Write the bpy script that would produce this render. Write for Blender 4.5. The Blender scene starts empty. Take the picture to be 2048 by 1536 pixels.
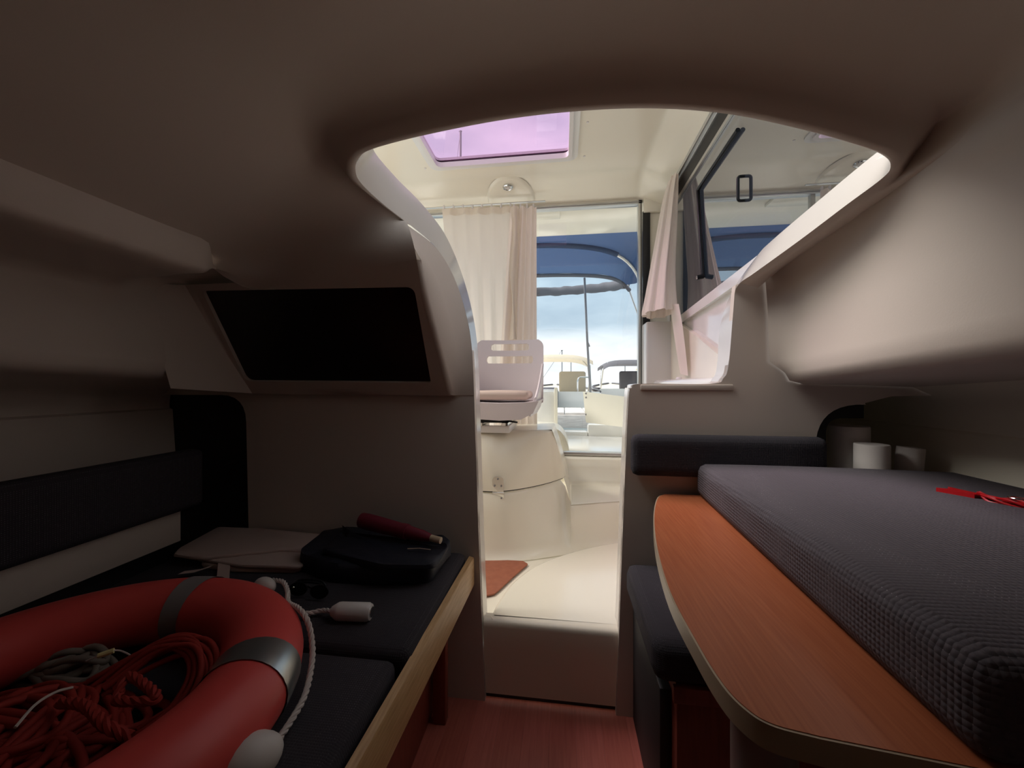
import bpy, bmesh, math, random
from mathutils import Vector, Matrix, geometry, noise
random.seed(4)
R = math.radians
C = bpy.context.scene.collection
SC = bpy.context.scene

# ------------------------------------------------------------------ camera, sky, sun, exposure
EYE = 1.175                      # eye height over the cabin sole
YAW = R(7.5)                     # camera turned a little to port of the boat's fore-aft axis (+Y is aft)
FPX = 769.0
cam = bpy.data.cameras.new('camera'); cam.sensor_width = 36; cam.lens = FPX * 36 / 2048; cam.clip_start = .02; cam.clip_end = 3000
camo = bpy.data.objects.new('camera', cam); C.objects.link(camo)
camo.location = (0, 0, EYE); camo.rotation_euler = (R(90), 0, YAW); SC.camera = camo
SC.view_settings.view_transform = 'Standard'; SC.view_settings.look = 'None'
SC.view_settings.gamma = 1; SC.view_settings.use_curve_mapping = False
SC.view_settings.exposure = 1.35

wd = bpy.data.worlds.new('sky'); SC.world = wd; wd.use_nodes = True
nt = wd.node_tree; nt.nodes.clear()
tc = nt.nodes.new('ShaderNodeTexCoord'); sx = nt.nodes.new('ShaderNodeSeparateXYZ'); nt.links.new(tc.outputs['Generated'], sx.inputs[0])
rp = nt.nodes.new('ShaderNodeValToRGB'); nt.links.new(sx.outputs['Z'], rp.inputs[0])
el = rp.color_ramp.elements
el[0].position = 0; el[0].color = (1.05, 1.06, 1.08, 1); el[1].position = 1; el[1].color = (.93, .95, 1.0, 1)
for p, c in ((.085, (1.0, 1.03, 1.06)), (.15, (.52, .64, .74)), (.27, (.53, .67, .79)), (.42, (.82, .88, .93))):
    e = el.new(p); e.color = (*c, 1)
mp = nt.nodes.new('ShaderNodeMapping'); mp.inputs['Scale'].default_value = (2.2, 2.2, 7); nt.links.new(tc.outputs['Generated'], mp.inputs[0])
nz = nt.nodes.new('ShaderNodeTexNoise'); nz.inputs['Scale'].default_value = 1.7; nz.inputs['Detail'].default_value = 6; nt.links.new(mp.outputs[0], nz.inputs['Vector'])
cr_ = nt.nodes.new('ShaderNodeValToRGB'); nt.links.new(nz.outputs['Fac'], cr_.inputs[0])
cr_.color_ramp.elements[0].position = .36; cr_.color_ramp.elements[0].color = (.84, .87, .9, 1)
cr_.color_ramp.elements[1].position = .66; cr_.color_ramp.elements[1].color = (1.2, 1.18, 1.15, 1)
mx = nt.nodes.new('ShaderNodeMix'); mx.data_type = 'RGBA'; mx.blend_type = 'MULTIPLY'; mx.inputs[0].default_value = 1
nt.links.new(rp.outputs[0], mx.inputs[6]); nt.links.new(cr_.outputs[0], mx.inputs[7])
bg = nt.nodes.new('ShaderNodeBackground'); bg.inputs['Strength'].default_value = .46
out = nt.nodes.new('ShaderNodeOutputWorld'); nt.links.new(mx.outputs[2], bg.inputs[0]); nt.links.new(bg.outputs[0], out.inputs[0])

sun = bpy.data.lights.new('hazy_sun', 'SUN'); sun.energy = 3.1; sun.angle = R(50); sun.color = (1, .96, .9)
suno = bpy.data.objects.new('hazy_sun', sun); C.objects.link(suno)
suno.rotation_euler = Vector((.62, -.15, -.75)).to_track_quat('-Z', 'Y').to_euler()

# ------------------------------------------------------------------ helpers
def ray(px, py):                 # direction of a sight line of the survey photograph
    u = (px - 1024) / FPX; v = (768 - py) / FPX
    return Vector((-math.sin(YAW) + u * math.cos(YAW), math.cos(YAW) + u * math.sin(YAW), v))
def atY(px, py, Y): d = ray(px, py); return Vector((0, 0, EYE)) + d * (Y / d.y)
def atX(px, py, X): d = ray(px, py); return Vector((0, 0, EYE)) + d * (X / d.x)
def atZ(px, py, Z): d = ray(px, py); return Vector((0, 0, EYE)) + d * ((Z - EYE) / d.z)
V = Vector

def obj(name, geo, mat, parent=None, angle=40, kind=None, label=None, cat=None, group=None):
    vs, fs = geo
    vs = [Vector(v) for v in vs]
    if parent is not None: org = Vector(parent['_o'])
    else:
        lo = [min(v[i] for v in vs) for i in range(3)]; hi = [max(v[i] for v in vs) for i in range(3)]
        org = Vector(((lo[0] + hi[0]) / 2, (lo[1] + hi[1]) / 2, lo[2]))
    me = bpy.data.meshes.new(name)
    me.from_pydata([v - org for v in vs], [], fs)
    bm = bmesh.new(); bm.from_mesh(me); bmesh.ops.remove_doubles(bm, verts=bm.verts, dist=1e-5)
    bmesh.ops.recalc_face_normals(bm, faces=bm.faces); bm.to_mesh(me); bm.free()
    for p in me.polygons: p.use_smooth = True
    me.set_sharp_from_angle(angle=R(angle))
    me.materials.append(mat)
    o = bpy.data.objects.new(name, me); C.objects.link(o); o['_o'] = list(org)
    if parent is not None: o.parent = parent
    else: o.location = org
    if kind: o['kind'] = kind
    if label: o['label'] = label
    if cat: o['category'] = cat
    if group: o['group'] = group
    return o
def thing(name, label, cat, loc, group=None):
    o = bpy.data.objects.new(name, None); C.objects.link(o); o.empty_display_size = .05
    o.location = loc; o['_o'] = list(loc); o['label'] = label; o['category'] = cat
    if group: o['group'] = group
    return o
def struct(name, geo, mat, parent=None, angle=40):
    return obj(name, geo, mat, parent, angle, kind='structure' if parent is None else None)
def sempty(name, loc):
    o = bpy.data.objects.new(name, None); C.objects.link(o); o.location = loc; o['_o'] = list(loc); o['kind'] = 'structure'; return o
def join(*gs):
    vs, fs = [], []
    for a, b in gs:
        k = len(vs); vs += list(a); fs += [tuple(i + k for i in f) for f in b]
    return vs, fs
def rbox(x0, x1, y0, y1, z0, z1, r=.004, seg=2):
    bm = bmesh.new(); bmesh.ops.create_cube(bm, size=1)
    for v in bm.verts: v.co = ((x0 + x1) / 2 + v.co.x * (x1 - x0), (y0 + y1) / 2 + v.co.y * (y1 - y0), (z0 + z1) / 2 + v.co.z * (z1 - z0))
    if r: bmesh.ops.bevel(bm, geom=bm.edges[:], offset=r, segments=seg, profile=.5, affect='EDGES')
    bm.verts.index_update(); g = ([v.co.copy() for v in bm.verts], [tuple(v.index for v in f.verts) for f in bm.faces]); bm.free(); return g
def rot(g, ang, axis, c):
    m = Matrix.Rotation(ang, 3, axis); c = Vector(c); return [m @ (Vector(v) - c) + c for v in g[0]], g[1]
def cr(pts, n, closed=False):    # Catmull-Rom through the points, n samples
    pts = [Vector(p) for p in pts]; m = len(pts); res = []
    segs = m if closed else m - 1
    for k in range(n):
        t = k * segs / (n if closed else n - 1); i = min(int(t), segs - 1); f = t - i
        if closed: a, b, c, d = (pts[(i + j) % m] for j in (-1, 0, 1, 2))
        else:
            b, c = pts[i], pts[i + 1]; a = pts[i - 1] if i else b * 2 - c; d = pts[i + 2] if i + 2 < m else c * 2 - b
        res.append(.5 * (2 * b + (c - a) * f + (2 * a - 5 * b + 4 * c - d) * f * f + (3 * b - a - 3 * c + d) * f ** 3))
    return res
def loft(rows, closed=False, caps=False):
    n = len(rows[0]); vs = [v for r in rows for v in r]; fs = []
    for i in range(len(rows) - 1):
        for j in range(n if closed else n - 1):
            j2 = (j + 1) % n; fs.append((i * n + j, i * n + j2, (i + 1) * n + j2, (i + 1) * n + j))
    if caps: fs.append(tuple(range(n))); fs.append(tuple(range((len(rows) - 1) * n, len(rows) * n)))
    return vs, fs
def tube(pts, r, n=10, closed=False, caps=True):
    pts = [Vector(p) for p in pts]; m = len(pts); rows = []; N = None
    for i, p in enumerate(pts):
        if closed: T = pts[(i + 1) % m] - pts[i - 1]
        else: T = pts[min(i + 1, m - 1)] - pts[max(i - 1, 0)]
        T.normalize()
        if N is None: N = T.orthogonal().normalized()
        N = (N - T * N.dot(T)); N = N.normalized() if N.length > 1e-6 else T.orthogonal().normalized()
        B = T.cross(N); rr = r[i] if isinstance(r, (list, tuple)) else r
        rows.append([p + (N * math.cos(2 * math.pi * k / n) + B * math.sin(2 * math.pi * k / n)) * rr for k in range(n)])
    if closed: rows.append(rows[0])
    return loft(rows, True, caps and not closed)
def rope(pts, r, twist=60, n=9):  # three twisted strands along a path
    pts = [Vector(p) for p in pts]; gs = []; N = None; fr = []
    L = [0]
    for i in range(1, len(pts)): L.append(L[-1] + (pts[i] - pts[i - 1]).length)
    for i, p in enumerate(pts):
        T = (pts[min(i + 1, len(pts) - 1)] - pts[max(i - 1, 0)]).normalized()
        if N is None: N = T.orthogonal().normalized()
        N = (N - T * N.dot(T)).normalized(); fr.append((N.copy(), T.cross(N)))
    for s in range(3):
        q = [p + (fr[i][0] * math.cos(L[i] * twist * 6.28 / 1 + s * 2.094) + fr[i][1] * math.sin(L[i] * twist * 6.28 + s * 2.094)) * r * .5 for i, p in enumerate(pts)]
        gs.append(tube(q, r * .58, 6))
    return join(*gs)
def prism(outline, vec, holes=()):
    loops = [[Vector(p) for p in outline]] + [[Vector(p) for p in h] for h in holes]
    tri = geometry.tessellate_polygon(loops); flat = [p for l in loops for p in l]; n = len(flat); vec = Vector(vec)
    vs = flat + [p + vec for p in flat]; fs = [tuple(t) for t in tri] + [tuple(i + n for i in t) for t in tri]
    k = 0
    for l in loops:
        for i in range(len(l)): a, b = k + i, k + (i + 1) % len(l); fs.append((a, b, b + n, a + n))
        k += len(l)
    return vs, fs
def rounded(poly, rad, seg=6):   # round the corners of a polygon given as Vectors
    poly = [Vector(p) for p in poly]; n = len(poly); res = []
    rads = rad if isinstance(rad, (list, tuple)) else [rad] * n
    for i in range(n):
        p = poly[i]; a = poly[i - 1] - p; b = poly[(i + 1) % n] - p; r = min(rads[i], a.length * .45, b.length * .45)
        if r < 1e-5: res.append(p); continue
        p0 = p + a.normalized() * r; p1 = p + b.normalized() * r
        for k in range(seg + 1):
            t = k / seg; res.append(p0 * (1 - t) ** 2 + p * 2 * t * (1 - t) + p1 * t * t)
    return res
def lathe(prof, c, n=24, axis=(0, 0, 1)):
    q = Vector((0, 0, 1)).rotation_difference(Vector(axis)); c = Vector(c)
    rows = [[c + q @ Vector((r * math.cos(6.28319 * k / n), r * math.sin(6.28319 * k / n), z)) for k in range(n)] for r, z in prof]
    return loft(rows, True, True)
def sphere(c, r, n=14, sc=(1, 1, 1)):
    c = Vector(c); rows = []
    for i in range(1, n):
        a = math.pi * i / n
        rows.append([c + Vector((r * sc[0] * math.sin(a) * math.cos(6.28319 * k / (2 * n)), r * sc[1] * math.sin(a) * math.sin(6.28319 * k / (2 * n)), r * sc[2] * math.cos(a))) for k in range(2 * n)])
    return loft(rows, True, True)
def cushion(x0, x1, y0, y1, z0, z1, r=.025, puff=.008, nx=14, ny=14):   # rounded upholstered block, gently crowned
    g = rbox(x0, x1, y0, y1, z0, z1, 0); bm = bmesh.new(); vs = [bm.verts.new(v) for v in g[0]]
    for f in g[1]: bm.faces.new([vs[i] for i in f])
    bmesh.ops.subdivide_edges(bm, edges=bm.edges[:], cuts=7, use_grid_fill=True)
    cx, cy, cz = (x0 + x1) / 2, (y0 + y1) / 2, (z0 + z1) / 2; hx, hy, hz = (x1 - x0) / 2, (y1 - y0) / 2, (z1 - z0) / 2
    # pull the grid lines towards the borders so that the rounding has enough faces
    for v in bm.verts:
        q = [(v.co.x - cx) / hx, (v.co.y - cy) / hy, (v.co.z - cz) / hz]; h = (hx, hy, hz); p = []
        for a, hh in zip(q, h):
            k = max(0, 1 - r / hh); s = abs(a)
            s2 = s / .75 * k if s <= .75 else k + (1 - k) * (s - .75) / .25
            p.append(math.copysign(s2, a) * hh)
        core = [math.copysign(min(abs(a), max(0, hh - r)), a) for a, hh in zip(p, h)]
        d = Vector(p) - Vector(core)
        if d.length > 1e-6:
            m = max(abs(t) for t in d); d = d.normalized() * m
        w = Vector(core) + d
        if abs(q[2]) > .3: w.z += puff * (1 - q[0] ** 2) * (1 - q[1] ** 2) * (1 if q[2] > 0 else 0)
        v.co = Vector((cx, cy, cz)) + w
    bm.verts.index_update(); g = ([v.co.copy() for v in bm.verts], [tuple(v.index for v in f.verts) for f in bm.faces]); bm.free(); return g

# ------------------------------------------------------------------ materials
def mat(name, col, rough=.5, metal=0, spec=.5, coat=0, bump=None, vary=None, sub=None):
    m = bpy.data.materials.new(name); m.use_nodes = True; t = m.node_tree; b = t.nodes['Principled BSDF']
    b.inputs['Base Color'].default_value = (*col, 1); b.inputs['Roughness'].default_value = rough; b.inputs['Metallic'].default_value = metal
    b.inputs['Specular IOR Level'].default_value = spec; b.inputs['Coat Weight'].default_value = coat; b.inputs['Coat Roughness'].default_value = .08
    co = t.nodes.new('ShaderNodeTexCoord')
    def tex(kind, scale, stretch):
        mpn = t.nodes.new('ShaderNodeMapping'); mpn.inputs['Scale'].default_value = stretch; t.links.new(co.outputs['Object'], mpn.inputs[0])
        n = t.nodes.new('ShaderNodeTexVoronoi' if kind == 'dots' else 'ShaderNodeTexNoise'); t.links.new(mpn.outputs[0], n.inputs['Vector'])
        n.inputs['Scale'].default_value = scale
        if kind == 'dots': n.inputs['Randomness'].default_value = .12; return n.outputs['Distance']
        n.inputs['Detail'].default_value = 5; return n.outputs['Fac']
    if vary:                     # (kind, scale, stretch, second colour, lo, hi)
        f = tex(*vary[:3]); rr = t.nodes.new('ShaderNodeValToRGB'); t.links.new(f, rr.inputs[0])
        rr.color_ramp.elements[0].position = vary[4]; rr.color_ramp.elements[1].position = vary[5]
        rr.color_ramp.elements[0].color = (*col, 1); rr.color_ramp.elements[1].color = (*vary[3], 1); t.links.new(rr.outputs[0], b.inputs['Base Color'])
    if bump:                     # (kind, scale, stretch, strength, distance)
        f = tex(*bump[:3]); bn = t.nodes.new('ShaderNodeBump'); bn.inputs['Strength'].default_value = bump[3]; bn.inputs['Distance'].default_value = bump[4]
        t.links.new(f, bn.inputs['Height']); t.links.new(bn.outputs[0], b.inputs['Normal'])
        if bump[0] == 'dots': bn.invert = True
    return m
def cloth(name, col, trans, bump=None):
    m = bpy.data.materials.new(name); m.use_nodes = True; t = m.node_tree; t.nodes.clear()
    d = t.nodes.new('ShaderNodeBsdfDiffuse'); d.inputs[0].default_value = (*col, 1)
    s = t.nodes.new('ShaderNodeBsdfTranslucent'); s.inputs[0].default_value = (*col, 1)
    x = t.nodes.new('ShaderNodeMixShader'); x.inputs[0].default_value = trans; o = t.nodes.new('ShaderNodeOutputMaterial')
    t.links.new(d.outputs[0], x.inputs[1]); t.links.new(s.outputs[0], x.inputs[2]); t.links.new(x.outputs[0], o.inputs[0]); return m
def glass(name, tint, refl, rcol=(1, 1, 1)):
    m = bpy.data.materials.new(name); m.use_nodes = True; t = m.node_tree; t.nodes.clear()
    a = t.nodes.new('ShaderNodeBsdfTransparent'); a.inputs[0].default_value = (*tint, 1)
    g = t.nodes.new('ShaderNodeBsdfGlossy'); g.inputs[0].default_value = (*rcol, 1); g.inputs['Roughness'].default_value = 0.0
    x = t.nodes.new('ShaderNodeMixShader'); o = t.nodes.new('ShaderNodeOutputMaterial'); x.inputs[0].default_value = refl
    t.links.new(a.outputs[0], x.inputs[1]); t.links.new(g.outputs[0], x.inputs[2]); t.links.new(x.outputs[0], o.inputs[0]); return m

one = (1, 1, 1)
GEL = mat('cream_gelcoat', (.885, .825, .68), .22, coat=.25)
COAM = mat('coaming_gelcoat', (.60, .555, .52), .14, coat=.5)
GELW = mat('white_gelcoat', (.86, .84, .79), .12, coat=.6)
LINER = mat('cabin_liner', (.62, .535, .465), .55, bump=('noise', 260, one, .12, .001))
RIM = mat('rim_trim', (.62, .53, .47), .38, bump=('noise', 60, one, .05, .002))
FAB = mat('charcoal_weave', (.042, .038, .044), .9, spec=.2, bump=('dots', 190, one, .6, .002), vary=('dots', 190, one, (.15, .133, .15), .75, .1))
FABT = mat('charcoal_coarse_weave', (.115, .10, .112), .9, spec=.2, bump=('dots', 130, one, .9, .004), vary=('dots', 130, one, (.40, .355, .385), .8, .1))
DARK = mat('black_vinyl', (.006, .005, .006), .6)
TINT = mat('dark_tinted_acrylic', (.006, .0035, .004), .35)
TABLE = mat('cherry_veneer', (.40, .105, .042), .33, bump=('noise', 30, (9, .6, 9), .05, .001), vary=('noise', 16, (14, .5, 14), (.52, .165, .07), .3, .75))
OAK = mat('oak_board', (.50, .29, .12), .45, vary=('noise', 18, (10, .8, 10), (.66, .42, .20), .3, .7), bump=('noise', 18, (10, .8, 10), .1, .001))
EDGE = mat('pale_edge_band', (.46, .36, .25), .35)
MAHO = mat('mahogany_panel', (.20, .040, .025), .45, vary=('noise', 12, (8, 8, .6), (.28, .06, .038), .3, .75))
PLANK = mat('cherry_floor_laminate', (.40, .10, .07), .42, vary=('noise', 14, (10, .5, 10), (.50, .14, .10), .3, .75))
PLANK2 = mat('cherry_floor_laminate_light', (.44, .115, .082), .42, vary=('noise', 14, (10, .5, 10), (.54, .155, .115), .3, .75))
TEAK = mat('rust_floor_board', (.30, .085, .04), .5, vary=('noise', 40, one, (.36, .11, .055), .3, .7))
RED = mat('lifebuoy_red', (.74, .085, .075), .42, bump=('noise', 90, one, .06, .002))
SILVER = mat('reflective_silver_tape', (.46, .47, .46), .28, metal=.85)
TAPE = mat('dull_grey_tape', (.24, .22, .22), .6)
CORD = mat('white_braided_cord', (.62, .56, .52), .8)
BALL = mat('white_float_plastic', (.66, .62, .58), .45)
ROPER = mat('red_rope', (.33, .022, .014), .75)
ROPEG = mat('grey_rope', (.20, .17, .14), .85)
YEL = mat('yellow_tag', (.75, .68, .32), .5)
LIN = mat('linen_towel', (.55, .42, .37), .9, bump=('noise', 300, one, .2, .002))
NAVY = mat('navy_nylon', (.008, .010, .020), .6, bump=('noise', 60, one, .2, .004))
CRIM = mat('crimson_nylon', (.17, .010, .026), .6)
BEIGE = mat('beige_tip', (.55, .42, .28), .5)
PAPER = mat('white_paper', (.72, .66, .61), .9, bump=('noise', 150, one, .2, .002))
PLAST = mat('white_plastic', (.76, .72, .69), .3, coat=.2)
SEATP = mat('seat_plastic', (.74, .66, .66), .32)
PADB = mat('tan_vinyl_pad', (.55, .42, .35), .5)
BLACK = mat('black_plastic', (.006, .006, .007), .3, spec=.25)
GASK = mat('black_rubber', (.012, .012, .013), .5)
ALU = mat('anodised_aluminium', (.62, .62, .60), .3, metal=.9)
STEEL = mat('stainless_steel', (.72, .72, .70), .14, metal=1)
POST = mat('grey_metal_post', (.30, .29, .29), .4, metal=.6)
CURT = cloth('cream_curtain', (.90, .82, .72), .5)
BIM = cloth('blue_canvas', (.058, .098, .195), .30)
TANC = cloth('tan_canvas', (.62, .56, .46), .3)
GRYC = cloth('grey_canvas', (.16, .16, .18), .3)
CURT2 = cloth('cream_curtain_gathered', (.93, .83, .74), .22)
HATCH = glass('pink_tinted_acrylic', (.86, .70, .84), .04)
MIRR = glass('dark_reflective_glass', (.03, .03, .035), .47, (.92, .93, .95))
SCREEN = glass('dimming_windscreen', (.76, .77, .78), .05)  # unseen pane, grey tint added to cut the light from ahead
CLEAR = glass('clear_glass', (.97, .98, .98), .03)
REDP = mat('red_plastic', (.50, .008, .012), .35)
WATER = mat('harbour_water', (.14, .18, .19), .08)
DOCKM = mat('weathered_dock_wood', (.50, .46, .43), .8, vary=('noise', 9, (1, 6, 6), (.68, .64, .60), .3, .7))

# ------------------------------------------------------------------ the opening between cabin and wheelhouse
BY = 1.40                        # bulkhead
L = {0: (970, 1400, BY), 1: (958, 1100, BY), 2: (950, 850, BY), 3: (944, 700, BY), 4: (930, 620, BY), 5: (905, 548, 1.39), 6: (870, 493, 1.33),
     7: (820, 450, 1.22), 8: (765, 407, 1.10), 9: (722, 366, 1.0), 10: (711, 340, .96), 11: (718, 316, .93), 12: (745, 298, .915), 13: (840, 272, .90),
     14: (1000, 240, .89), 15: (1150, 222, .88), 16: (1300, 216, .87), 17: (1450, 227, .86), 18: (1600, 258, .85), 19: (1720, 292, .845), 20: (1768, 312, .85),
     21: (1781, 332, .86), 22: (1765, 356, .89), 23: (1690, 412, .97), 24: (1600, 480, 1.1), 25: (1510, 545, 1.28), 26: (1480, 566, 1.36), 27: (1469, 588, BY),
     28: (1465, 640, BY), 29: (1457, 730, BY), 30: (1447, 756, BY), 31: (1422, 767.5, BY), 32: (1282, 767.5, BY), 33: (1263, 776, BY), 34: (1257, 800, BY), 35: (1248, 1000, BY), 36: (1232, 1434, BY)}
P1 = {k: atY(*v) for k, v in L.items()}
OFF = {4: (0, .11, .02), 5: (0, .11, .05), 6: (0, .11, .09), 7: (0, .11, .12), 8: (0, .11, .13), 9: (0, .10, .13), 10: (0, .09, .12), 11: (0, .07, .10),
       12: (0, .05, .07), 19: (.02, .05, .08), 20: (.03, .05, .09), 21: (.05, .04, .105), 22: (.055, .03, .105), 23: (.055, .02, .108), 24: (.055, .02, .108), 25: (.06, .02, .105), 26: (.065, .03, .095), 27: (.03, .09, .03)}
def off(k):
    if k in OFF: return V(OFF[k])
    return V((0, .04, .05)) if 12 < k < 19 else V((0, .10, 0))
N1 = 36 * 6 + 1
c1 = cr([P1[k] for k in range(37)], N1)
c2 = cr([P1[k] + off(k) for k in range(37)], N1)
ca = [a.lerp(b, .06) for a, b in zip(c1, c2)]
cb = [a.lerp(b, .93) for a, b in zip(c1, c2)]
outd = {}
coam = struct('trim_1', loft([c1, ca, cb, c2]), COAM, angle=60)
coam['label'] = 'glossy white coaming lining the opening between cabin and wheelhouse'

# ceiling: rings running outward from the rim
DIR = {7: (-.6, -.8), 8: (-.7, -.7), 9: (-.8, -.6), 10: (-.9, -.44), 11: (-.7, -.7), 12: (-.4, -.9), 13: (-.15, -1), 14: (-.1, -1), 15: (0, -1), 16: (0, -1), 17: (.05, -1),
       18: (.15, -1), 19: (.4, -.9), 20: (.75, -.65), 21: (1, -.1), 22: (1, 0), 23: (1, 0), 24: (1, 0), 25: (1, 0), 26: (1, 0)}
SCL = {7: .12, 8: .4, 9: .8, 21: .6, 22: .3, 23: .25, 24: .28, 25: .3, 26: .3}
END = {7: (-.446, 1.105, 1.615), 8: (-.80, 1.128, 1.575), 9: (-1.08, 1.13, 1.545), 10: (-1.03, .86, 1.565), 11: (-1.03, .4, 1.565), 12: (-1.03, -.4, 1.565), 13: (-.95, -.95, 1.6),
       14: (-.5, -1, 1.70), 15: (-.2, -1, 1.73), 16: (.1, -1, 1.74), 17: (.3, -1, 1.72), 18: (.5, -1, 1.68), 19: (.72, -.98, 1.62), 20: (.73, -.3, 1.615), 21: (.73, .35, 1.605),
       22: (.73, .72, 1.60), 23: (.73, .93, 1.592), 24: (.73, 1.1, 1.582), 25: (.73, 1.28, 1.572), 26: (.73, 1.40, 1.565)}
ks = list(range(7, 27)); NS = 19 * 6 + 1
prof = [(0, 0), (.010, -.008), (.024, -.006), (.045, .018), (.075, .045), (.12, .06), (.19, .068)]
rings = []
for d, z in prof:
    rings.append([P1[k] + V((DIR[k][0] * d, DIR[k][1] * d, z * (1 if k < 21 else .0) + (0 if k < 22 else -.15 * d))) * 1.0 if SCL.get(k, 1) == 1 else
                  P1[k] + V((DIR[k][0], DIR[k][1], 0)) * d * SCL[k] + V((0, 0, (z if k < 22 else -.3 * d) * SCL[k])) for k in ks])
base = rings[-1]
for t in (.12, .25, .4, .55, .7, .85, 1):
    rings.append([b.lerp(V(END[k]), t) + V((0, 0, (.07 if 9 < k < 21 else .015 if k < 10 else 0) * math.sin(math.pi * t) * (.7 + .3 * (1 - t)))) for b, k in zip(base, ks)])
rows = [cr(r, NS) for r in rings]
for _ in range(250):              # relax the field between the rim and the outer border into a fair surface
    new = [r[:] for r in rows]
    for i in range(5, len(rows) - 1):
        for j in range(1, NS - 1):
            new[i][j] = (rows[i - 1][j] + rows[i + 1][j] + rows[i][j - 1] + rows[i][j + 1]) * .25
    rows = new
for j in range(15):               # round the ceiling over into the locker front
    w = 1 if j <= 10 else max(0, (15 - j) / 5)
    A_, C_ = rows[-5][j], rows[-1][j].copy(); E_ = C_ + V((0, .571 * .055, -.055)) * w
    for q, t in ((-4, .3), (-3, .55), (-2, .78), (-1, 1)):
        rows[q][j] = A_ * (1 - t) ** 2 + C_ * 2 * t * (1 - t) + E_ * t * t
ceil = struct('ceiling', loft(rows), LINER, angle=80)
# foredeck moulding over the liner: closes the gap to the coaming
dk_ = []
for t in range(5):
    r_ = []
    for j in range(NS):
        c_ = c2[42 + j]; e_ = rows[-1][j]; o_ = (e_ - rows[0][j]); o_.z = 0; o_.normalize()
        if j < 24:
            f_ = V((-1.85, 1.46 - j * .022, 1.74)); p = (c_ + V((-.012, -.004, -.012))).lerp(f_, (0, .12, .35, .7, 1)[t])
        elif j > 80:
            p = (rows[6][j] + V((.02, 0, .02)), rows[8][j] + V((.01, 0, .02)), rows[10][j] + V((0, 0, .02)), e_ + V((0, 0, .03)), e_ + V((.6, 0, .02)))[t]
        elif t == 0: p = c_
        elif t == 1: p = c_.lerp(rows[5][j], .8) + V((0, 0, .07))
        elif t == 2: p = rows[8][j] + V((0, 0, .09))
        elif t == 3: p = e_ + V((0, 0, .10))
        else: p = e_ + o_ * .75 + V((0, 0, .02))
        r_.append(V((p.x, p.y, p.z)))
    dk_.append(r_)
struct('trim_2', loft(dk_), GELW, angle=60)

# side liners: profiles swept fore and aft
def sweep(ys, f):
    return loft([[V((x, y, z)) for x, z in f(y)] for y in ys])
def right_prof(y):
    s = .065 * (1.4 - y); e = max(0, (y - 1.31) / .09); e = min(1, e) ** 2 * .05
    return [(.698, 1.62), (.698, 1.585 + .012 * (1.2 - y)), (.708 - e, 1.56 + .01 * (1.2 - y)), (.722 - e, 1.52), (.730 - e, 1.40), (.735 - e, 1.25 + s), (.738, 1.212 + s), (.752, 1.186 + s), (.79, 1.176 + s), (1.12, 1.165 + s),
            (1.21, 1.12 + s), (1.225, 1.05 + .3 * s), (1.225, 1.03), (1.21, 1.02), (1.20, .8), (1.17, .5), (1.0, .2), (.9, -.02)]
YS = [-1, -.5, 0, .3, .5, .7, .9, 1.05, 1.15, 1.25, 1.31, 1.34, 1.36, 1.38, 1.395]
wr = struct('wall_right', sweep(YS, lambda y: right_prof(y)[:10]), LINER, angle=55)
HULL = mat('brightened_hull_liner', (.80, .73, .60), .6, bump=('noise', 200, one, .1, .001))  # liner made paler to stand in for light missing under the side deck
struct('trim_16', sweep([-1, -.3, .3, .8, 1.2, 1.395], lambda y: right_prof(y)[9:]), HULL, angle=55)
struct('trim_3', sweep([1.395, 1.6, 2.0], lambda y: right_prof(1.39)[8:]), HULL, angle=55)
def left_prof(y):
    e = min(1, max(0, (y - .96) / .10)); e = e * e * (3 - 2 * e)
    zz = 1.53; xx = -1.06
    m = lambda x, z: (x + (xx - x) * e, z + (zz - z) * e)
    s = .03 * (1.2 - y)
    return [m(-1.0, 1.64), m(-1.001, 1.575), m(-1.002, 1.562), m(-1.006, 1.505), m(-1.02, 1.49), (-1.10, 1.487 + .06 * e), (-1.27, 1.478 + .05 * e), (-1.30, 1.468 + .05 * e), (-1.318, 1.45 + .03 * e), (-1.325, 1.25 + s), (-1.33, 1.22 + s), (-1.345, 1.20 + s), (-1.38, 1.19 + s),
            (-1.60, 1.165), (-1.65, 1.13), (-1.655, 1.09), (-1.655, 1.075), (-1.64, 1.068), (-1.62, .8), (-1.58, .5), (-1.4, .2), (-1.3, -.02)]
wl = struct('wall_left', sweep([-1, -.4, 0, .3, .5, .7, .8, .9, .95, .98, 1.0, 1.02, 1.04, 1.06, 1.08, 1.15, 1.40, 1.435], left_prof), LINER, angle=55)
struct('wall_bow', rbox(-1.7, 1.3, -1.05, -1.0, -.05, 1.9, 0), LINER)

# bulkhead, port half and starboard half
JL = cr([P1[k] for k in range(0, 6)], 31)
pl = [V((p.x, BY, p.z)) for p in JL] + [V((-.44, BY, 1.68)), V((-.62, BY, 1.74)), V((-1.75, BY, 1.74)), V((-1.75, BY, 1.13))]
pl += rounded([V((-1.75, BY, 1.13)), V((-1.27, BY, 1.13)), V((-1.25, BY, .3))], [0, .11, 0])[1:] + [V((-1.25, BY, -.01)), V((P1[0].x, BY, -.01))]
JR = cr([P1[k] for k in range(27, 37)], 55)
pr = [V((p.x, BY, p.z)) for p in JR] + [V((P1[36].x, BY, -.01)), V((.83, BY, -.01))]
pr += rounded([V((.83, BY, .3)), V((.835, BY, 1.112)), V((1.26, BY, 1.10))], [0, .15, 0], 10)[:-1] + [V((.98, BY, 1.112)), V((1.06, BY, 1.135)), V((1.26, BY, 1.14)), V((1.26, BY, 1.56)), V((.66, BY, 1.56)), V((.585, BY, 1.512))]
wa = struct('wall_aft', prism(pl, (0, .028, 0)), LINER)
struct('wall_aft_right', prism(pr, (0, .028, 0)), LINER)
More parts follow.
